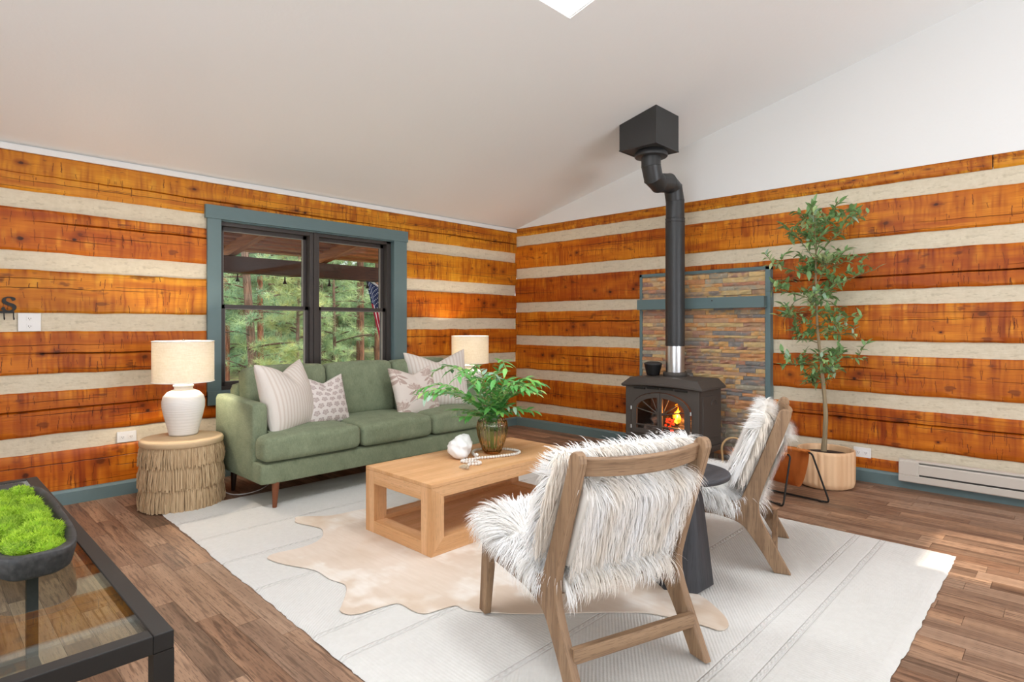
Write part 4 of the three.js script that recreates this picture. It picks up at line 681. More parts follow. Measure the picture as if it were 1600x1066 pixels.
// ------------------------------------------------------------------ potted tree
{
  const px = -0.35, pz = 3.67, pot = thing('plant_pot', 'round fluted wooden plant pot by the log wall', 'plant pot', [px, 0, pz]);
  const n = 120, prof = [[0.17, 0.002], [0.195, 0.015], [0.204, 0.05], [0.206, 0.26], [0.202, 0.285], [0.193, 0.288], [0.185, 0.28], [0.184, 0.22]], g = new THREE.LatheGeometry(prof.map(([a, b]) => new THREE.Vector2(a, b)), n), p = g.attributes.position;
  for (let i = 0; i < p.count; i++) { const x = p.getX(i), z = p.getZ(i), a = Math.atan2(z, x), r = Math.hypot(x, z), f = r > 0.19 && p.getY(i) > 0.03 && p.getY(i) < 0.28 ? 0.955 + 0.045 * Math.pow(Math.abs(Math.sin(a * 14)), 0.6) : 1; p.setX(i, x * f); p.setZ(i, z * f); } g.computeVertexNormals();
  part(pot, 'body', merge([g, lathe([[0, 0.003], [0.17, 0.002]], 40)]), std({ map: tex(512, 64, (u, v, x, y) => mixc(col(214, 166, 122), col(242, 204, 162), clamp(0.5 + 0.7 * (noise(x / 9, y / 90, 161) - 0.5) + 0.5 * (noise(x / 30, 1, 162) - 0.5)))), roughness: 0.6 }));
  const soil = lathe([[0.186, 0.24], [0.12, 0.25], [0.05, 0.258], [0, 0.26]], 40); part(pot, 'soil', soil, std({ color: 0x3a2c22, roughness: 1 }));
  const t = thing('potted_tree', 'slender artificial tree with small green leaves in the fluted pot', 'tree', [px, 0.245, pz]);
  const trunkPts = [[0.02, 0.01, -0.02], [0.0, 0.3, 0.0], [0.01, 0.65, -0.03], [0.0, 1.0, -0.06], [0.0, 1.3, -0.07], [0.0, 1.6, -0.07]], curve = new THREE.CatmullRomCurve3(trunkPts.map((q) => V(...q)));
  const tg = new THREE.TubeGeometry(curve, 40, 1, 10), tp = tg.attributes.position, tc = curve.getPoints(40); { const c0 = V(0, 0, 0); for (let i = 0; i <= 40; i++) { const c = curve.getPointAt(i / 40), r = lerp(0.021, 0.006, Math.pow(i / 40, 0.7)); for (let j = 0; j <= 10; j++) { const k = i * 11 + j; c0.set(tp.getX(k), tp.getY(k), tp.getZ(k)).sub(c).setLength(r * (0.9 + 0.2 * hash(i, j))).add(c); tp.setXYZ(k, c0.x, c0.y, c0.z); } } tg.computeVertexNormals(); }
  part(t, 'trunk', tg, std({ map: tex(64, 256, (u, v, x, y) => mixc(col(122, 106, 80), col(172, 154, 122), fbm(x / 6, y / 16, 171, 3))), roughness: 0.9 }));
  seed(33); const geos = [leafGeo(0.072, 0.03, 0.25, 0.25), leafGeo(0.062, 0.026, 0.2, 0.45), leafGeo(0.055, 0.024, 0.3, 0.1)], mats = [0x98bb74, 0x86ae70, 0xaec886, 0xb8c68e, 0x9dba9e].map(leafMat), tw = std({ color: 0x7b6f4a, roughness: 0.9 }), spots = [];
  // branches: [height, azimuth (0 = along +z), reach, rise]
  const br = [[1.55, 0.1, 0.42, 0.30], [1.5, 2.9, 0.36, 0.36], [1.55, 1.7, 0.3, 0.3], [1.5, -1.4, 0.28, 0.35], [1.4, 0.4, 0.4, 0.14], [1.38, 3.4, 0.42, 0.12], [1.35, 2.2, 0.3, 0.2], [1.32, -0.8, 0.3, 0.2], [1.22, 0.0, 0.48, 0.2], [1.2, 3.0, 0.42, 0.1], [1.15, 1.4, 0.3, 0.12], [1.1, -1.6, 0.3, 0.1], [1.02, 0.5, 0.34, 0.06], [1.0, 3.5, 0.34, 0.08], [0.92, -0.4, 0.36, 0.02], [0.86, 2.6, 0.3, 0.05], [0.75, 0.2, 0.34, 0.0], [0.7, 3.3, 0.36, -0.02], [0.62, -0.9, 0.24, 0.02], [0.55, 2.5, 0.22, -0.02], [1.58, 3.2, 0.12, 0.32], [1.58, 0.6, 0.2, 0.4]];
  for (const [h, az, reach, rise] of br) {
    const c = curve.getPointAt(clamp(h / 1.6)), d = V(Math.sin(az) * 0.75, 0, Math.cos(az)).multiplyScalar(reach * 0.85), pts = [c, c.clone().addScaledVector(d, 0.35).add(V(0, rise * 0.45, 0)), c.clone().addScaledVector(d, 0.7).add(V(0, rise * 0.8, 0)), c.clone().add(d).add(V(0, rise, 0))], bc = new THREE.CatmullRomCurve3(pts);
    part(t, 'branch', new THREE.TubeGeometry(bc, 12, 0.0035, 5), tw);
    const twig = (cv, n, f0) => { for (let i = 0; i < n; i++) { const f = lerp(f0, 1, i / (n - 1)), q = cv.getPointAt(f), tan = cv.getTangentAt(f), sd = V(R(-1, 1), R(-0.6, 0.9), R(-1, 1)).normalize(), dir = tan.clone().multiplyScalar(0.55).addScaledVector(sd, 0.8); spots.push([leafAt(q, dir, V(R(-0.4, 0.4), 1, R(-0.4, 0.4)), R(0.8, 1.2)), Math.floor(rnd() * 3), Math.floor(rnd() * 5)]); } };
    twig(bc, 14, 0.2);
    for (let k = 0; k < 6; k++) { const f = R(0.2, 0.9), q = bc.getPointAt(f), e = q.clone().add(V(R(-0.12, 0.12), R(0.02, 0.14), R(-0.12, 0.12))), tcv = new THREE.CatmullRomCurve3([q, q.clone().lerp(e, 0.5).add(V(0, 0.015, 0)), e]); part(t, 'branch', new THREE.TubeGeometry(tcv, 6, 0.002, 4), tw); twig(tcv, 10, 0.15); }
  }
  for (const s of spots) { const e = s[0].elements; if (e[12] + px > -0.055) e[12] = -0.06 - px - 0.02 * rnd(); }
  spots.sort((a, b) => a[0].elements[12] - b[0].elements[12]); leafy(t, spots, geos, mats);
}
// ------------------------------------------------------------------ vase, greenery, rock, beads on the coffee table
const TT = 0.405;
{
  const vx = -2.66, vz = 2.30, v = thing('glass_vase', 'fluted amber glass vase on the coffee table', 'vase', [vx, TT, vz]);
  const prof = [[0, 0.0], [0.048, 0.0], [0.056, 0.006], [0.062, 0.02], [0.078, 0.065], [0.094, 0.12], [0.1, 0.165], [0.096, 0.2], [0.09, 0.222]], inner = [[0.085, 0.221], [0.09, 0.2], [0.094, 0.165], [0.088, 0.12], [0.072, 0.066], [0.054, 0.026], [0.04, 0.02], [0, 0.019]];
  const g = new THREE.LatheGeometry([...prof, ...inner].map(([a, b]) => new THREE.Vector2(a, b)), 144), p = g.attributes.position;
  for (let i = 0; i < p.count; i++) { const row = i % (prof.length + inner.length); if (row > 2 && row < prof.length) { const a = Math.atan2(p.getZ(i), p.getX(i)), f = 1 + 0.05 * Math.abs(Math.cos(a * 12)); p.setX(i, p.getX(i) * f); p.setZ(i, p.getZ(i) * f); } } g.computeVertexNormals();
  part(v, 'glass', g, phy({ color: 0xffffff, transmission: 1, thickness: 0.01, ior: 1.48, roughness: 0.02, attenuationColor: new THREE.Color(0xdcb464), attenuationDistance: 0.05, side: THREE.FrontSide }));
  const t = thing('leafy_stems', 'bunch of bright green leafy stems in the amber vase', 'greenery', [vx, TT + 0.03, vz]);
  seed(52); const geos = [leafGeo(0.085, 0.031, 0.25, 0.2), leafGeo(0.075, 0.028, 0.2, 0.4), leafGeo(0.062, 0.028, 0.3, 0.1)], mats = [0x8ed066, 0x6cb85c, 0xb2dc7c, 0x5a9e60, 0xb0ceb6].map(leafMat), st = std({ color: 0x8aa05a, roughness: 0.8 }), spots = [];
  const N = 36; for (let k = 0; k < N; k++) {
    // right of the picture is about (0.69, 0.72); spread the bunch mostly sideways
    const a = k / N * Math.PI * 2 + R(-0.12, 0.12), sd = Math.cos(a), dp = Math.sin(a), low = k % 3 === 2, reach = (low ? R(0.16, 0.3) : R(0.3, 0.48)) * (0.6 + 0.4 * Math.abs(sd)) * (sd < 0 ? 1.2 : 1), rise = low ? R(0.02, 0.1) : R(0.14, 0.3) + (k % 4 === 0 ? 0.1 : 0) - 0.07 * Math.abs(sd) + (sd < 0 ? 0.08 : 0.02);
    const ex = (sd * 0.69 + dp * 0.72 * 0.7) * reach, ez = (sd * 0.72 - dp * 0.69 * 0.7) * reach, cv = new THREE.CatmullRomCurve3([V(R(-0.02, 0.02), 0.0, R(-0.02, 0.02)), V(ex * 0.1, 0.2, ez * 0.1), V(ex * 0.38, 0.2 + rise * 0.72, ez * 0.38), V(ex * 0.74, 0.2 + rise * 1.02, ez * 0.74), V(ex, 0.2 + rise * 0.9, ez)]);
    part(t, 'stem', new THREE.TubeGeometry(cv, 18, 0.003, 5), st);
    const nl = 24; for (let i = 0; i < nl; i++) { const f = lerp(low ? 0.3 : 0.4, 1, i / (nl - 1)), q = cv.getPointAt(f), tan = cv.getTangentAt(f), side = tan.clone().cross(V(0, 1, 0)).normalize().multiplyScalar(i % 2 ? 1 : -1), dir = tan.clone().multiplyScalar(i === nl - 1 ? 2 : 0.75).add(side.multiplyScalar(0.8)).add(V(0, R(-0.35, 0.45), 0)); spots.push([leafAt(q, dir, V(R(-0.3, 0.3), 1, R(-0.3, 0.3)), R(0.75, 1.15)), Math.floor(rnd() * 3), (k % 5 === 2 ? 4 : Math.floor(rnd() * 4))]); }
  }
  spots.sort((a, b) => hash(Math.round(a[0].elements[12] * 1e4), 3) - hash(Math.round(b[0].elements[12] * 1e4), 3)); leafy(t, spots, geos, mats);
}
{
  let g = new THREE.IcosahedronGeometry(1, 5); g.deleteAttribute('uv'); g.deleteAttribute('normal'); g = mergeVertices(g, 1e-4); const q = g.attributes.position; for (let i = 0; i < q.count; i++) { const v = V(q.getX(i), q.getY(i), q.getZ(i)), n = v.clone(); let r = 0.82 + 0.5 * (fbm(n.x * 1.6 + 4, n.y * 1.6 + n.z * 1.3 + 7, 181, 3) - 0.5); for (const [x, y, z, s] of [[-0.8, -0.5, 0.3, 0.25], [-0.2, 0.95, 0.1, 0.22], [0.5, 0.8, 0.3, 0.16], [0.3, -0.7, 0.7, 0.2], [-0.4, -0.75, 0.6, 0.22], [0.85, 0.1, 0.4, 0.14], [-0.7, 0.2, 0.7, 0.15], [0.1, 0.1, 1, 0.14]]) r += s * Math.exp(-((n.x - x) ** 2 + (n.y - y) ** 2 + (n.z - z) ** 2) * 9); r += 0.26 * (fbm(n.x * 4.4 + 9, n.y * 4.4 + n.z * 3.7, 183, 4) - 0.5) + 0.1 * (noise(n.x * 13 + 3, n.y * 13 + n.z * 11, 187) - 0.5); v.multiplyScalar(r); q.setXYZ(i, v.x * 0.098, Math.max(v.y * 0.082, -0.073), v.z * 0.085); } g.computeVertexNormals(); g.translate(0, 0.0735, 0); g.rotateY(0.6);
  single('coral_rock', g, std({ color: 0xefedea, roughness: 0.8 }), 'knobbly white rock ornament on the coffee table', 'ornament', [-2.895, TT, 2.25]);
}
{
  const t = thing('bead_garland', 'string of white wooden beads with tassel around the vase', 'bead garland', [0, TT, 0]);
  const pts = [[-3.03, 2.475], [-3.0, 2.455], [-2.955, 2.485], [-2.925, 2.47], [-2.93, 2.425], [-2.975, 2.40], [-2.985, 2.365], [-2.95, 2.35], [-2.90, 2.375], [-2.845, 2.375], [-2.80, 2.40], [-2.72, 2.43], [-2.64, 2.455], [-2.565, 2.455], [-2.525, 2.41], [-2.53, 2.33], [-2.565, 2.25], [-2.62, 2.2], [-2.7, 2.185], [-2.77, 2.23], [-2.815, 2.30], [-2.85, 2.36]].map(([x, z]) => V(x, 0.0095, z)), c = new THREE.CatmullRomCurve3(pts), L = c.getLength(), n = Math.floor(L / 0.0188), bg = new THREE.SphereGeometry(0.0095, 10, 8), bm = std({ color: 0xe6e0d8, roughness: 0.6 });
  for (let i = 0; i <= n; i++) { const p = c.getPointAt(i / n); part(t, 'bead', bg, bm, [p.x, i > n - 2 ? 0.026 : p.y, p.z]); }
  seed(9); const strands = []; for (let i = 0; i < 46; i++) { const a = R(-0.7, 0.7), l = R(0.05, 0.085), b = V(-3.035, 0.011, 2.478), e = b.clone().add(V(-Math.cos(a) * l * 0.8, R(-0.008, 0.004), Math.cos(a) * 0.3 * l + Math.sin(a) * l)); e.y = Math.max(0.002, e.y); strands.push(tube([b.clone().add(V(R(-0.004, 0.004), R(-0.004, 0.006), R(-0.004, 0.004))), b.clone().lerp(e, 0.5).add(V(0, R(0, 0.012), 0)), e], 0.0012, 6, 4)); }
  const ts = part(t, 'tassel', merge(strands), std({ color: 0xdcc9ac, roughness: 0.95 })); ts.userData.kind = 'stuff';
}
// ------------------------------------------------------------------ leather magazine holder
{
  const t = thing('magazine_holder', 'tan leather sling magazine holder on black wire frame by the pot', 'magazine holder', [-0.97, 0, 3.6], -0.25);
  const L = [];
  // two U frames crossing the picture; local x towards the wall
  const wire = (pts) => { const c = new THREE.CurvePath(); const v = pts.map((p) => V(...p)); const out = []; for (let i = 0; i < v.length; i++) { if (i === 0 || i === v.length - 1) { out.push(v[i]); continue; } const a = v[i].clone().lerp(v[i - 1], Math.min(0.4, 0.025 / v[i].distanceTo(v[i - 1]))), b = v[i].clone().lerp(v[i + 1], Math.min(0.4, 0.025 / v[i].distanceTo(v[i + 1]))); for (let k = 0; k <= 4; k++) { const f = k / 4; out.push(a.clone().multiplyScalar((1 - f) ** 2).addScaledVector(v[i], 2 * f * (1 - f)).addScaledVector(b, f * f)); } } for (let i = 0; i < out.length - 1; i++) c.add(new THREE.LineCurve3(out[i], out[i + 1])); return new THREE.TubeGeometry(c, 120, 0.0065, 8); };
  const h = 0.345, r = 0.0065;
  part(t, 'wire_frame', wire([[-0.1, r, -0.23], [-0.19, r, 0.085], [-0.09, h, 0.075], [-0.05, h, -0.2], [-0.1, r, -0.23]]), M.black);
  part(t, 'wire_frame', wire([[0.1, r, -0.23], [0.165, r, 0.205], [0.10, h, 0.115], [0.13, h, -0.17], [0.1, r, -0.23]]), M.black);
  for (const [x, z] of [[-0.165, 0.03], [0.15, 0.15]]) part(t, 'foot', bx(0.018, 0.013, 0.03, x, 0.0068, z, 0.003), M.black);
  const n = 18, pos = [], uv = [], idx = []; for (let i = 0; i <= n; i++) for (const k of [0, 1]) { const f = i / n, x = lerp(-0.085, 0.105, f), z = k ? lerp(0.055, 0.095, f) : lerp(-0.19, -0.16, f), y = h - 0.235 * Math.pow(Math.sin(Math.PI * f), 0.75); pos.push(x, y, z); uv.push(f, k); if (i < n) { const a = i * 2; idx.push(a, a + 1, a + 2, a + 1, a + 3, a + 2); } }
  const g = new THREE.BufferGeometry(); g.setAttribute('position', new THREE.Float32BufferAttribute(pos, 3)); g.setAttribute('uv', new THREE.Float32BufferAttribute(uv, 2)); g.setIndex(idx); g.computeVertexNormals();
  const lea = std({ map: tex(128, 128, (u, v, x, y) => mixc(col(188, 104, 40), col(214, 128, 58), fbm(x / 16, y / 16, 191, 3))), roughness: 0.5 });
  const sl = part(t, 'sling', g, lea); part(sl, 'loop', merge([bar([-0.088, h, -0.17], [-0.088, h, 0.05], 0.013, 10), bar([0.115, h, -0.14], [0.108, h, 0.09], 0.013, 10), bx(0.06, 0.006, 0.06, 0.09, h + 0.012, 0.06, 0.002)]), lea);
  const c = thing('rope_handle', 'tan rope loop with leather grip rising beside the stove', 'rope', [-0.72, 0, 3.02]);
  part(c, 'rope', tube([[-0.12, 0.012, -0.02], [-0.1, 0.05, 0.0], [-0.06, 0.14, 0.01], [-0.05, 0.27, 0.0], [-0.02, 0.33, 0.03], [0.04, 0.335, 0.08], [0.07, 0.29, 0.11], [0.075, 0.2, 0.12], [0.08, 0.02, 0.13]], 0.0085, 40), std({ color: 0xb59468, roughness: 0.8 }));
  part(c, 'grip', bar([0.01, 0.24, 0.06], [0.05, 0.235, 0.14], 0.016, 10), lea);
}
// ------------------------------------------------------------------ baseboard heater
{
  const z0 = 4.105, z1 = 5.9, L = z1 - z0, t = thing('baseboard_heater', 'long beige electric baseboard heater on the stove wall', 'heater', [0, 0, (z0 + z1) / 2]), m = std({ color: 0xcdc4b8, roughness: 0.5 });
  const prof = (pts, len, zc, name, mat = m) => part(t, name, extrude(shapeOf(pts), len, 0.001).translate(0, 0, zc), mat);
  prof([[-0.026, 0.06], [-0.03, 0.06], [-0.03, 0.224], [-0.05, 0.232], [-0.072, 0.226], [-0.073, 0.216], [-0.06, 0.222], [-0.036, 0.216], [-0.034, 0.06]], L, 0, 'back_plate');
  prof([[-0.078, 0.128], [-0.082, 0.128], [-0.084, 0.196], [-0.072, 0.204], [-0.07, 0.2], [-0.08, 0.194]], L - 0.13, 0.065, 'front_panel');
  prof([[-0.034, 0.062], [-0.078, 0.062], [-0.083, 0.068], [-0.085, 0.112], [-0.08, 0.115], [-0.078, 0.07], [-0.034, 0.068]], L, 0, 'bottom_rail');
  part(t, 'end_cap', bb(-0.084, -0.03, 0.115, 0.218, -L / 2, -L / 2 + 0.13, 0.004), m);
  part(t, 'heating_fins', bb(-0.07, -0.036, 0.1, 0.175, -L / 2 + 0.13, L / 2 - 0.01), std({ color: 0x55524e, roughness: 0.6, metalness: 0.6 }));
}
// ------------------------------------------------------------------ outlets, switch plate, letter sign
const slotM = std({ color: 0x6d675f, roughness: 0.7 });
function outlet(w, h, pos, turn, lab, kind) {
  const t = thing(kind === 'switch' ? 'outlet_plate' : 'wall_outlet', lab, 'outlet', pos, turn);
  part(t, 'plate', bx(w, h, 0.008, 0, 0, 0.004, 0.003), M.white);
  const spots = kind === 'switch' ? [[0, 0.026], [0, -0.026]] : [[-0.026, 0], [0.026, 0]];
  for (const [x, y] of spots) { const r = part(t, 'receptacle', bx(0.034, 0.03, 0.003, x, y, 0.0085, 0.001), M.white); part(r, 'slot', merge([bx(0.003, 0.009, 0.001, x - 0.006, y, 0.0103), bx(0.003, 0.008, 0.001, x + 0.006, y, 0.0103), new THREE.CylinderGeometry(0.0025, 0.0025, 0.001, 8).rotateX(Math.PI / 2).translate(x, y - 0.009, 0.0103)]), slotM); }
}
outlet(0.125, 0.08, [-4.208, 0.422, -0.014], 0, 'white horizontal outlet low on the window wall left of the fringed table');
outlet(0.125, 0.08, [0.014, 0.224, 3.839], -Math.PI / 2, 'white horizontal outlet low on the stove wall beside the plant pot');
outlet(0.122, 0.122, [-4.771, 1.271, -0.014], 0, 'square white outlet plate on the window wall beside the letter sign', 'switch');
{
  const font = await new FontLoader().loadAsync('fonts/droid/droid_serif_bold.typeface.json');
  const t = thing('letter_sign', 'black metal letter S with two small hooks on the window wall', 'sign', [-4.918, 1.334, 0.006]);
  const g = new TextGeometry('S', { font, size: 0.098, depth: 0.006, curveSegments: 8 }); g.computeBoundingBox(); const b = g.boundingBox; g.translate(-b.min.x, -b.min.y + 0.006, 0).scale(1.12, 1, 1);
  part(t, 'letter', g, M.black);
  part(t, 'bar', bb(-0.35, 0.066, -0.004, 0.01, 0, 0.008, 0.002), M.black);
  for (const x of [0.014, 0.062]) part(t, 'hook', tube([[x, 0, 0.004], [x, -0.02, 0.006], [x, -0.04, 0.014], [x, -0.045, 0.026], [x, -0.034, 0.032]], 0.0035, 16), M.black);
}
// ------------------------------------------------------------------ glass console table with moss bowl
{
  const X1 = -5.06, X0 = -5.54, Z0 = 2.61, Z1 = 4.02, H = 0.75, b = 0.03, t = thing('console_table', 'black metal console table with glass top and glass shelf at the left edge', 'table', [(X0 + X1) / 2, 0, (Z0 + Z1) / 2]);
  const hx = (X1 - X0) / 2, hz = (Z1 - Z0) / 2, e = 0.002;
  for (const y of [H, 0.17]) {
    part(t, 'rail', bb(hx - b, hx, y - b, y, -hz, hz, e), M.black); part(t, 'rail', bb(-hx, -hx + b, y - b, y, -hz, hz, e), M.black);
    part(t, 'rail', bb(-hx + b, hx - b, y - b, y, hz - b, hz, e), M.black); part(t, 'rail', bb(-hx + b, hx - b, y - b, y, -hz, -hz + b, e), M.black);
    part(t, y > 0.5 ? 'glass_top' : 'glass_shelf', bb(-hx + b, hx - b, y - 0.009, y - 0.002, -hz + b, hz - b), M.tablePane);
  }
  for (const sx of [-1, 1]) for (const sz of [-1, 1]) part(t, 'leg', bb(sx > 0 ? hx - b : -hx, sx > 0 ? hx : -hx + b, 0, H - b, sz > 0 ? hz - b : -hz, sz > 0 ? hz : -hz + b), M.black);
  part(t, 'cross_bar', bb(-0.012, 0.012, 0.14, 0.165, -hz + b, hz - b), M.black);
  // dough bowl
  const bt = thing('dough_bowl', 'long black wooden dough bowl of moss on the glass table', 'bowl', [-5.178, H - 0.0015, 3.30], -0.02);
  const n = 64, ring = (sx, sz, y, pw) => Array.from({ length: n }, (_, i) => { const a = i / n * Math.PI * 2, c = Math.cos(a), s = Math.sin(a), q = Math.pow(Math.pow(Math.abs(c), pw) + Math.pow(Math.abs(s), pw), -1 / pw); return [c * q * sx * (1 + 0.03 * (noise(i / 6, 1, 5) - 0.5)), y, s * q * sz]; });
  const rings = [ring(0.045, 0.26, 0.001, 4), ring(0.062, 0.3, 0.0, 4), ring(0.073, 0.318, 0.01, 4), ring(0.08, 0.327, 0.04, 4), ring(0.081, 0.328, 0.051, 4), ring(0.077, 0.324, 0.055, 4), ring(0.064, 0.3, 0.05, 3.6), ring(0.06, 0.29, 0.03, 3.4)], pos = [], idx = [], uv = [];
  for (const r of rings) r.forEach((p, i) => { pos.push(...p); uv.push(i / n * 3, p[1] * 6); }); for (let a = 0; a < rings.length - 1; a++) for (let i = 0; i < n; i++) { const p = a * n + i, q = a * n + (i + 1) % n; idx.push(p, p + n, q, q, p + n, q + n); }
  pos.push(0, 0.001, 0, 0, 0.025, 0); uv.push(0, 0, 0, 0); for (let i = 0; i < n; i++) { idx.push(rings.length * n, i, (i + 1) % n); idx.push(rings.length * n + 1, (rings.length - 1) * n + (i + 1) % n, (rings.length - 1) * n + i); }
  const g = new THREE.BufferGeometry(); g.setAttribute('position', new THREE.Float32BufferAttribute(pos, 3)); g.setAttribute('uv', new THREE.Float32BufferAttribute(uv, 2)); g.setIndex(idx); g.computeVertexNormals();
  const bm = std({ map: tex(256, 64, (u, v, x, y) => mixc(col(34, 33, 33), col(74, 71, 68), fbm(x / 9, y / 3, 201, 4) ** 1.3)), roughness: 0.6, bumpMap: tex(128, 64, (u, v, x, y) => fbm(x / 6, y / 4, 202, 3), false), bumpScale: 0.002 });
  part(bt, 'bowl_body', g, bm); part(bt, 'handle', softBox(0.07, 0.035, 0.09, 0.012, 8).translate(0.01, 0.036, -0.355), bm);
  // moss clumps, each its own mound, with fuzz
  seed(71); const mt = thing('moss', 'bright lime green moss heaped in the black dough bowl', 'moss', [-5.178, H + 0.018, 3.30], -0.02); const mm = std({ color: 0x7fa51a, roughness: 1 }), list = [];
  for (let i = 0; i < 46; i++) { const r = R(0.02, 0.036), x = R(-0.043, 0.043), z = R(-0.265, 0.265), gg = new THREE.IcosahedronGeometry(r, 4), q = gg.attributes.position; for (let k = 0; k < q.count; k++) { const v = V(q.getX(k), q.getY(k), q.getZ(k)); v.multiplyScalar(0.8 + 0.5 * fbm(v.x * 60 + i, v.y * 60 + v.z * 47, 211, 3)); q.setXYZ(k, v.x + x, v.y * 0.75 + R(0, 0) + 0.014 + 0.02 * hash(i, 4), v.z + z); } list.push(gg); }
  const mound = part(mt, 'clump', merge(list), mm); mound.geometry.computeVertexNormals();
  const s = new MeshSurfaceSampler(mound); s.setRandomGenerator(rnd); s.build(); const P = V(0, 0, 0), N = V(0, 0, 0), tuft = new THREE.ConeGeometry(0.0014, 1, 3).translate(0, 0.5, 0), im = shade(new THREE.InstancedMesh(tuft, std({ color: 0xffffff, roughness: 0.9 }), 30000)), c1 = new THREE.Color(0x9ec21e), c2 = new THREE.Color(0x5f8a12), c3 = new THREE.Color(0xc6dc52), cc = new THREE.Color(), Q = new THREE.Quaternion(), U = V(0, 1, 0);
  for (let i = 0; i < 30000; i++) { s.sample(P, N); N.add(V(R(-0.9, 0.9), R(-0.5, 0.9), R(-0.9, 0.9))).normalize(); Q.setFromUnitVectors(U, N); im.setMatrixAt(i, new THREE.Matrix4().compose(P, Q, V(1, R(0.004, 0.011), 1))); cc.copy(c1).lerp(c2, clamp(1.6 * noise(P.x * 45, P.z * 45, 6) - 0.4)).lerp(c3, rnd() * 0.5); im.setColorAt(i, cc); }
  im.name = 'fuzz'; im.userData.kind = 'stuff'; mt.add(im); mound.userData.kind = 'stuff';
}
// ------------------------------------------------------------------ outdoors: porch, flag, forest
const SL = (px, z) => { const k = [[345, 0.3588], [613, 0.6894]], u = (px - 800) / 917.76, dx = 0.72063 + u * 0.69332, dz = 0.69332 - u * 0.72063; return -5.371 + (dx / dz) * (5.09 - z); }; // x on the line of sight
{
  const wd = woodPair(620, col(158, 92, 42), col(196, 124, 62), col(116, 64, 28), { w: 512, h: 128, streak: 0.6 }), pw = std({ map: wd.map, bumpMap: wd.bump, bumpScale: 0.002, roughness: 0.8 }), wd2 = woodPair(640, col(72, 44, 28), col(94, 60, 38), col(48, 28, 18), { w: 512, h: 128, streak: 0.6 }), dk = std({ map: wd2.map, bumpMap: wd2.bump, bumpScale: 0.002, roughness: 0.8 });
  const roof = thing('porch_roof', 'brown timber porch roof seen through the window', 'porch roof', [0, 0, 0]);
  const zb = -2.45, yB = 2.105, pitch = 0.16, ry = (z) => yB + 0.02 + (z - zb) * pitch; // rafters' underside
  for (let k = 0; k < 16; k++) { const z = zb - 0.35 + k * 0.185; part(roof, 'board', uvm(bb(-6, 3.5, ry(z) + 0.15, ry(z) + 0.2, z, z + 0.183), 0, 1, k * 0.37, k * 0.21), pw); }
  for (const x of [-4.9, -3.75, -2.52, -1.28, -0.03, 1.25, 2.5]) { const s = shapeOf([[zb - 0.3, ry(zb - 0.3)], [-0.2, ry(-0.2)], [-0.2, ry(-0.2) + 0.15], [zb - 0.3, ry(zb - 0.3) + 0.15]]); part(roof, 'rafter', uvm(extrude(s, 0.09, 0.003).rotateY(-Math.PI / 2).translate(x, 0, 0), 2), pw); }
  part(roof, 'beam', uvm(bb(-6, 3.5, 1.905, yB, zb - 0.075, zb + 0.075, 0.006), 0), dk);
  for (const x of [-5.6, 1.2]) part(roof, 'post', uvm(bb(x - 0.07, x + 0.07, -0.9, 1.905, zb - 0.07, zb + 0.07, 0.006), 1), dk);
  part(roof, 'brace', uvm(bar([0.05, 1.905, zb], [1.15, 1.2, zb], 0.055, 4), 0), dk);
  const deck = thing('porch_deck', 'timber porch deck outside the window', 'deck'); for (let k = 0; k < 18; k++) part(deck, 'deck_board', uvm(bb(-6, 3.5, -0.16, -0.12, -0.28 - k * 0.142, -0.145 - k * 0.142), 0, 1, k * 0.3), dk);
  const sl = thing('string_lights', 'string of unlit bulbs hanging from the porch beam', 'string lights'), xs = [-2.5, -1.9, -1.27, -0.66, -3.1, -0.05];
  part(sl, 'wire', tube([[-5.5, 1.9, zb + 0.085], ...[...xs].sort((a, b) => a - b).flatMap((x) => [[x - 0.3, 1.9, zb + 0.085], [x, 1.885, zb + 0.085]]), [1, 1.9, zb + 0.085]], 0.004, 120, 5), M.black);
  for (const x of xs) { part(sl, 'socket', lathe([[0, 0.0], [0.008, 0], [0.01, -0.05], [0.026, -0.085], [0.026, -0.095], [0, -0.095]], 14).translate(x, 1.885, zb + 0.085), M.black); part(sl, 'bulb', new THREE.SphereGeometry(0.018, 10, 8), M.pane, [x, 1.885 - 0.108, zb + 0.085]); }
}
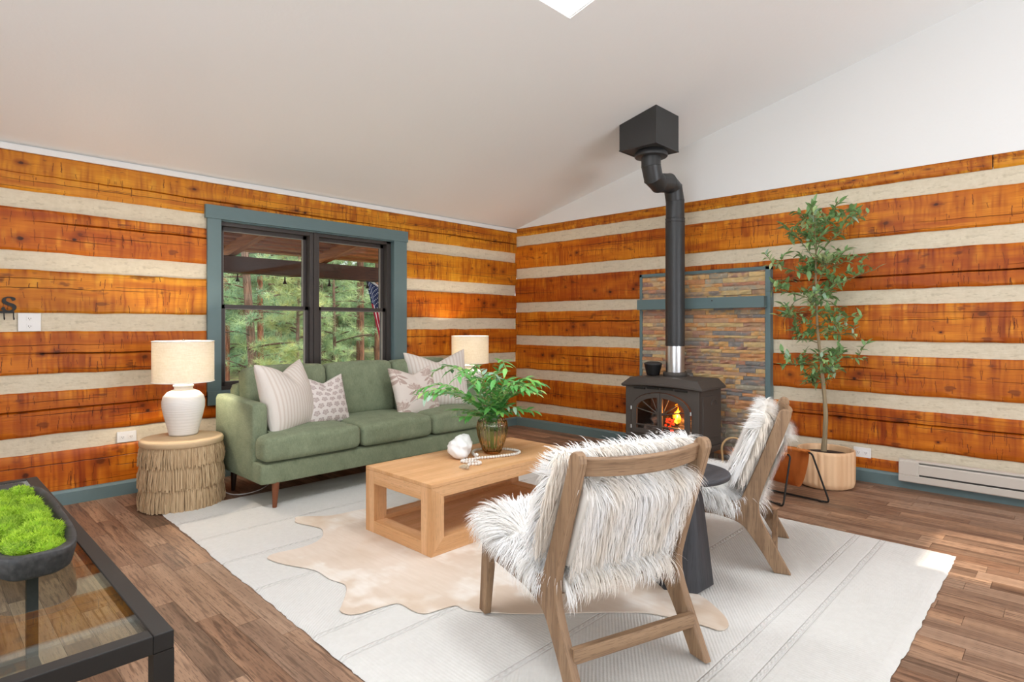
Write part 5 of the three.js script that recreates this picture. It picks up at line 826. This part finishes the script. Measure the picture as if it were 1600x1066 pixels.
{ // flag hanging from an angled pole
  const fl = thing('flag', 'red white and blue striped flag with white stars hanging outside the window', 'flag', [0, 0, -2.75]);
  const c = document.createElement('canvas'); c.width = 760; c.height = 400; const g = c.getContext('2d'); for (let i = 0; i < 13; i++) { g.fillStyle = i % 2 ? '#f2efec' : '#b3213c'; g.fillRect(0, i * 400 / 13, 760, 400 / 13 + 1); } g.fillStyle = '#27365f'; g.fillRect(0, 0, 304, 400 * 7 / 13); g.fillStyle = '#ffffff';
  for (let r = 0; r < 9; r++) for (let k = 0; k < (r % 2 ? 5 : 6); k++) { const x = 25 + (r % 2 ? 25 : 0) + k * 50.6, y = 22 + r * 21.5; g.beginPath(); for (let i = 0; i < 10; i++) { const a = -Math.PI / 2 + i * Math.PI / 5, q = i % 2 ? 4 : 10; g.lineTo(x + Math.cos(a) * q, y + Math.sin(a) * q); } g.fill(); }
  const t = new THREE.CanvasTexture(c); t.colorSpace = THREE.SRGBColorSpace;
  // hoist edge runs along the pole; the fly hangs down in folds
  const n = 30, m = 18, pos = [], uv = [], idx = []; const p0 = V(-0.46, 1.98, 0), p1 = V(0.12, 1.62, 0.0);
  for (let j = 0; j <= n; j++) for (let i = 0; i <= m; i++) { const u = i / m, v = j / n, top = p0.clone().lerp(p1, u * 0.72), fold = 0.05 * Math.sin(u * 14 + 0.5) * (0.3 + v), gather = 1 - 0.35 * v; const x = lerp(p0.x + 0.17, top.x, 1) * gather + (1 - gather) * -0.02, y = top.y - v * 0.98 + (v * v) * 0.02; pos.push(x + 0.09 * v, y, fold); uv.push(v, 1 - u); }
  for (let j = 0; j < n; j++) for (let i = 0; i < m; i++) { const a = j * (m + 1) + i, b = a + m + 1; idx.push(a, b, a + 1, a + 1, b, b + 1); }
  const gg = new THREE.BufferGeometry(); gg.setAttribute('position', new THREE.Float32BufferAttribute(pos, 3)); gg.setAttribute('uv', new THREE.Float32BufferAttribute(uv, 2)); gg.setIndex(idx); gg.computeVertexNormals();
  part(fl, 'cloth', gg, phy({ map: t, roughness: 0.85, transmission: 0.2, thickness: 0 })); part(fl, 'pole', bar([-0.50, 2.015, 0], [0.42, 1.45, 0.06], 0.014, 10), M.white);
}
{
  const ground = new THREE.PlaneGeometry(70, 60, 60, 50).rotateX(-Math.PI / 2).translate(8, 0, -31), q = ground.attributes.position, gy = (x, z) => -0.9 + Math.max(0, -z - 6) * 0.10 + 0.5 * (fbm(x / 5, z / 5, 221, 3) - 0.5); for (let i = 0; i < q.count; i++) q.setY(i, gy(q.getX(i), q.getZ(i))); ground.computeVertexNormals();
  const gd = single('forest_ground', ground, std({ map: rep(tex(256, 256, (u, v, x, y) => mixc(col(112, 100, 72), col(134, 142, 84), clamp(fbm(x / 20, y / 20, 231, 4) * 2 - 0.5))), 20, 20), roughness: 1 }), 'grassy forest ground sloping up beyond the porch', 'ground'); gd.userData.kind = 'structure';
  // a burst of needles
  const needle = []; seed(81); for (let i = 0; i < 26; i++) { const d = V(R(-1, 1), R(-0.35, 1), R(-1, 1)).normalize(), s = d.clone().cross(V(R(-1, 1), R(-1, 1), R(-1, 1))).setLength(0.018), l = R(0.7, 1); needle.push(-s.x, -s.y, -s.z, s.x, s.y, s.z, d.x * l, d.y * l, d.z * l); }
  const ng = new THREE.BufferGeometry(); ng.setAttribute('position', new THREE.Float32BufferAttribute(needle, 3)); ng.setAttribute('uv', new THREE.Float32BufferAttribute(new Float32Array(needle.length / 3 * 2), 2)); ng.computeVertexNormals();
  const nm = phy({ color: 0xffffff, roughness: 0.8, transmission: 0.3, thickness: 0 }), barkT = tex(128, 256, (u, v, x, y) => mixc(col(96, 78, 66), col(158, 132, 116), clamp(fbm(x / 10, y / 26, 241, 4) * 2 - 0.5))), barks = [0xc8c0ba, 0xf0bca4, 0xc4a690].map((c) => std({ map: rep(barkT, 2, 6), roughness: 1, color: c, bumpMap: rep(barkT, 2, 6), bumpScale: 0.03 }));
  const greens = [0x7fa078, 0x96b684, 0x6a9070, 0xa8c08a].map((c) => new THREE.Color(c)), yel = new THREE.Color(0xc4c070);
  function pine(x, z, H, r, bark, lean, nb, fol, lab, yellow = 0, low = 0.1, size = 0.3, bl = 1) {
    const y = gy(x, z) - 0.1, t = thing('pine_tree', lab, 'tree', [x, y, z], 0, 'pine trees outside the window'), top = V(lean * H, H, 0);
    part(t, 'trunk', bar([0, 0, 0], [top.x, H, 0], r, 12, r * 0.35), barks[bark]);
    const tw = [], mats = [], cols = []; for (let i = 0; i < nb; i++) {
      const f = lerp(low, 0.98, i / nb), a = R(0, 6.283), L = bl * (1.15 - f * 0.75) * R(0.5, 1) * H * 0.24, b = V(top.x * f, H * f, 0), e = b.clone().add(V(Math.cos(a) * L, R(-0.15, 0.3) * L, Math.sin(a) * L)), mid = b.clone().lerp(e, 0.5).add(V(0, 0.08 * L, 0)); tw.push(new THREE.TubeGeometry(new THREE.QuadraticBezierCurve3(b, mid, e), 6, lerp(0.012, 0.022, rnd()), 4));
      const cv = new THREE.QuadraticBezierCurve3(b, mid, e); for (let k = 0; k < fol; k++) { const g = R(0.25, 1.02), p = cv.getPoint(Math.min(1, g)).add(V(R(-1, 1), R(-0.5, 0.7), R(-1, 1)).multiplyScalar(0.24 * L * (0.4 + g * 0.6))), s = size * R(0.6, 1.25); mats.push(new THREE.Matrix4().compose(p, new THREE.Quaternion().setFromEuler(new THREE.Euler(R(-1, 1), R(0, 6), R(-1, 1))), V(s, s, s))); cols.push(greens[Math.floor(rnd() * 4)].clone().lerp(yel, yellow * rnd())); }
    }
    part(t, 'branches', merge(tw), barks[0]).userData.kind = 'stuff';
    const im = shade(new THREE.InstancedMesh(ng, nm, mats.length)); mats.forEach((m, i) => { im.setMatrixAt(i, m); im.setColorAt(i, cols[i]); }); im.name = 'needles'; im.userData.kind = 'stuff'; t.add(im);
  }
  seed(91);
  pine(SL(394, -8) + 0.1, -8, 9, 0.105, 0, -0.07, 30, 10, 'leaning grey-barked pine at the left of the window view', 0, 0.12, 0.24, 0.8);
  pine(SL(408, -9.5), -9.5, 10, 0.08, 1, -0.01, 24, 10, 'straight reddish-barked pine left of the window mullion', 0, 0.2, 0.24, 0.7);
  pine(SL(563, -11), -11, 11, 0.13, 2, 0, 30, 10, 'brown-barked pine in the right window left of the flag', 0, 0.3, 0.26, 0.7);
  pine(SL(591, -10), -10, 11, 0.12, 2, 0.0, 28, 10, 'brown-barked pine partly behind the flag', 0, 0.35, 0.26, 0.7);
  pine(SL(462, -6.2), -6.2, 4.2, 0.05, 0, 0.02, 44, 26, 'young yellow-green pine just left of the window mullion', 0.85, 0.05, 0.2, 1.25);
  pine(SL(525, -7.5), -7.5, 4.6, 0.05, 0, -0.02, 40, 20, 'young light green pine just right of the window mullion', 0.35, 0.05, 0.2, 1.2);
  const far = [[330, -13], [360, -17], [375, -13], [425, -15], [445, -13], [470, -18], [490, -14], [510, -17], [535, -14], [550, -19], [580, -15], [610, -14], [630, -18], [350, -24], [400, -25], [450, -24], [500, -26], [560, -25], [610, -24], [345, -10], [640, -12], [650, -22], [300, -20], [352, -15], [338, -18], [356, -21]];
  far.forEach(([px, z], i) => pine(SL(px, z) + R(-0.3, 0.3), z, R(8, 11.5) + (z < -20 ? 3 : 0), R(0.07, 0.12), i % 3, R(-0.01, 0.01), 46, 26, 'bushy green pine deep in the forest outside the window', 0.25 * rnd(), 0.04, z < -20 ? 0.5 : 0.36, 1.0));
}
renderer.render(scene, camera);
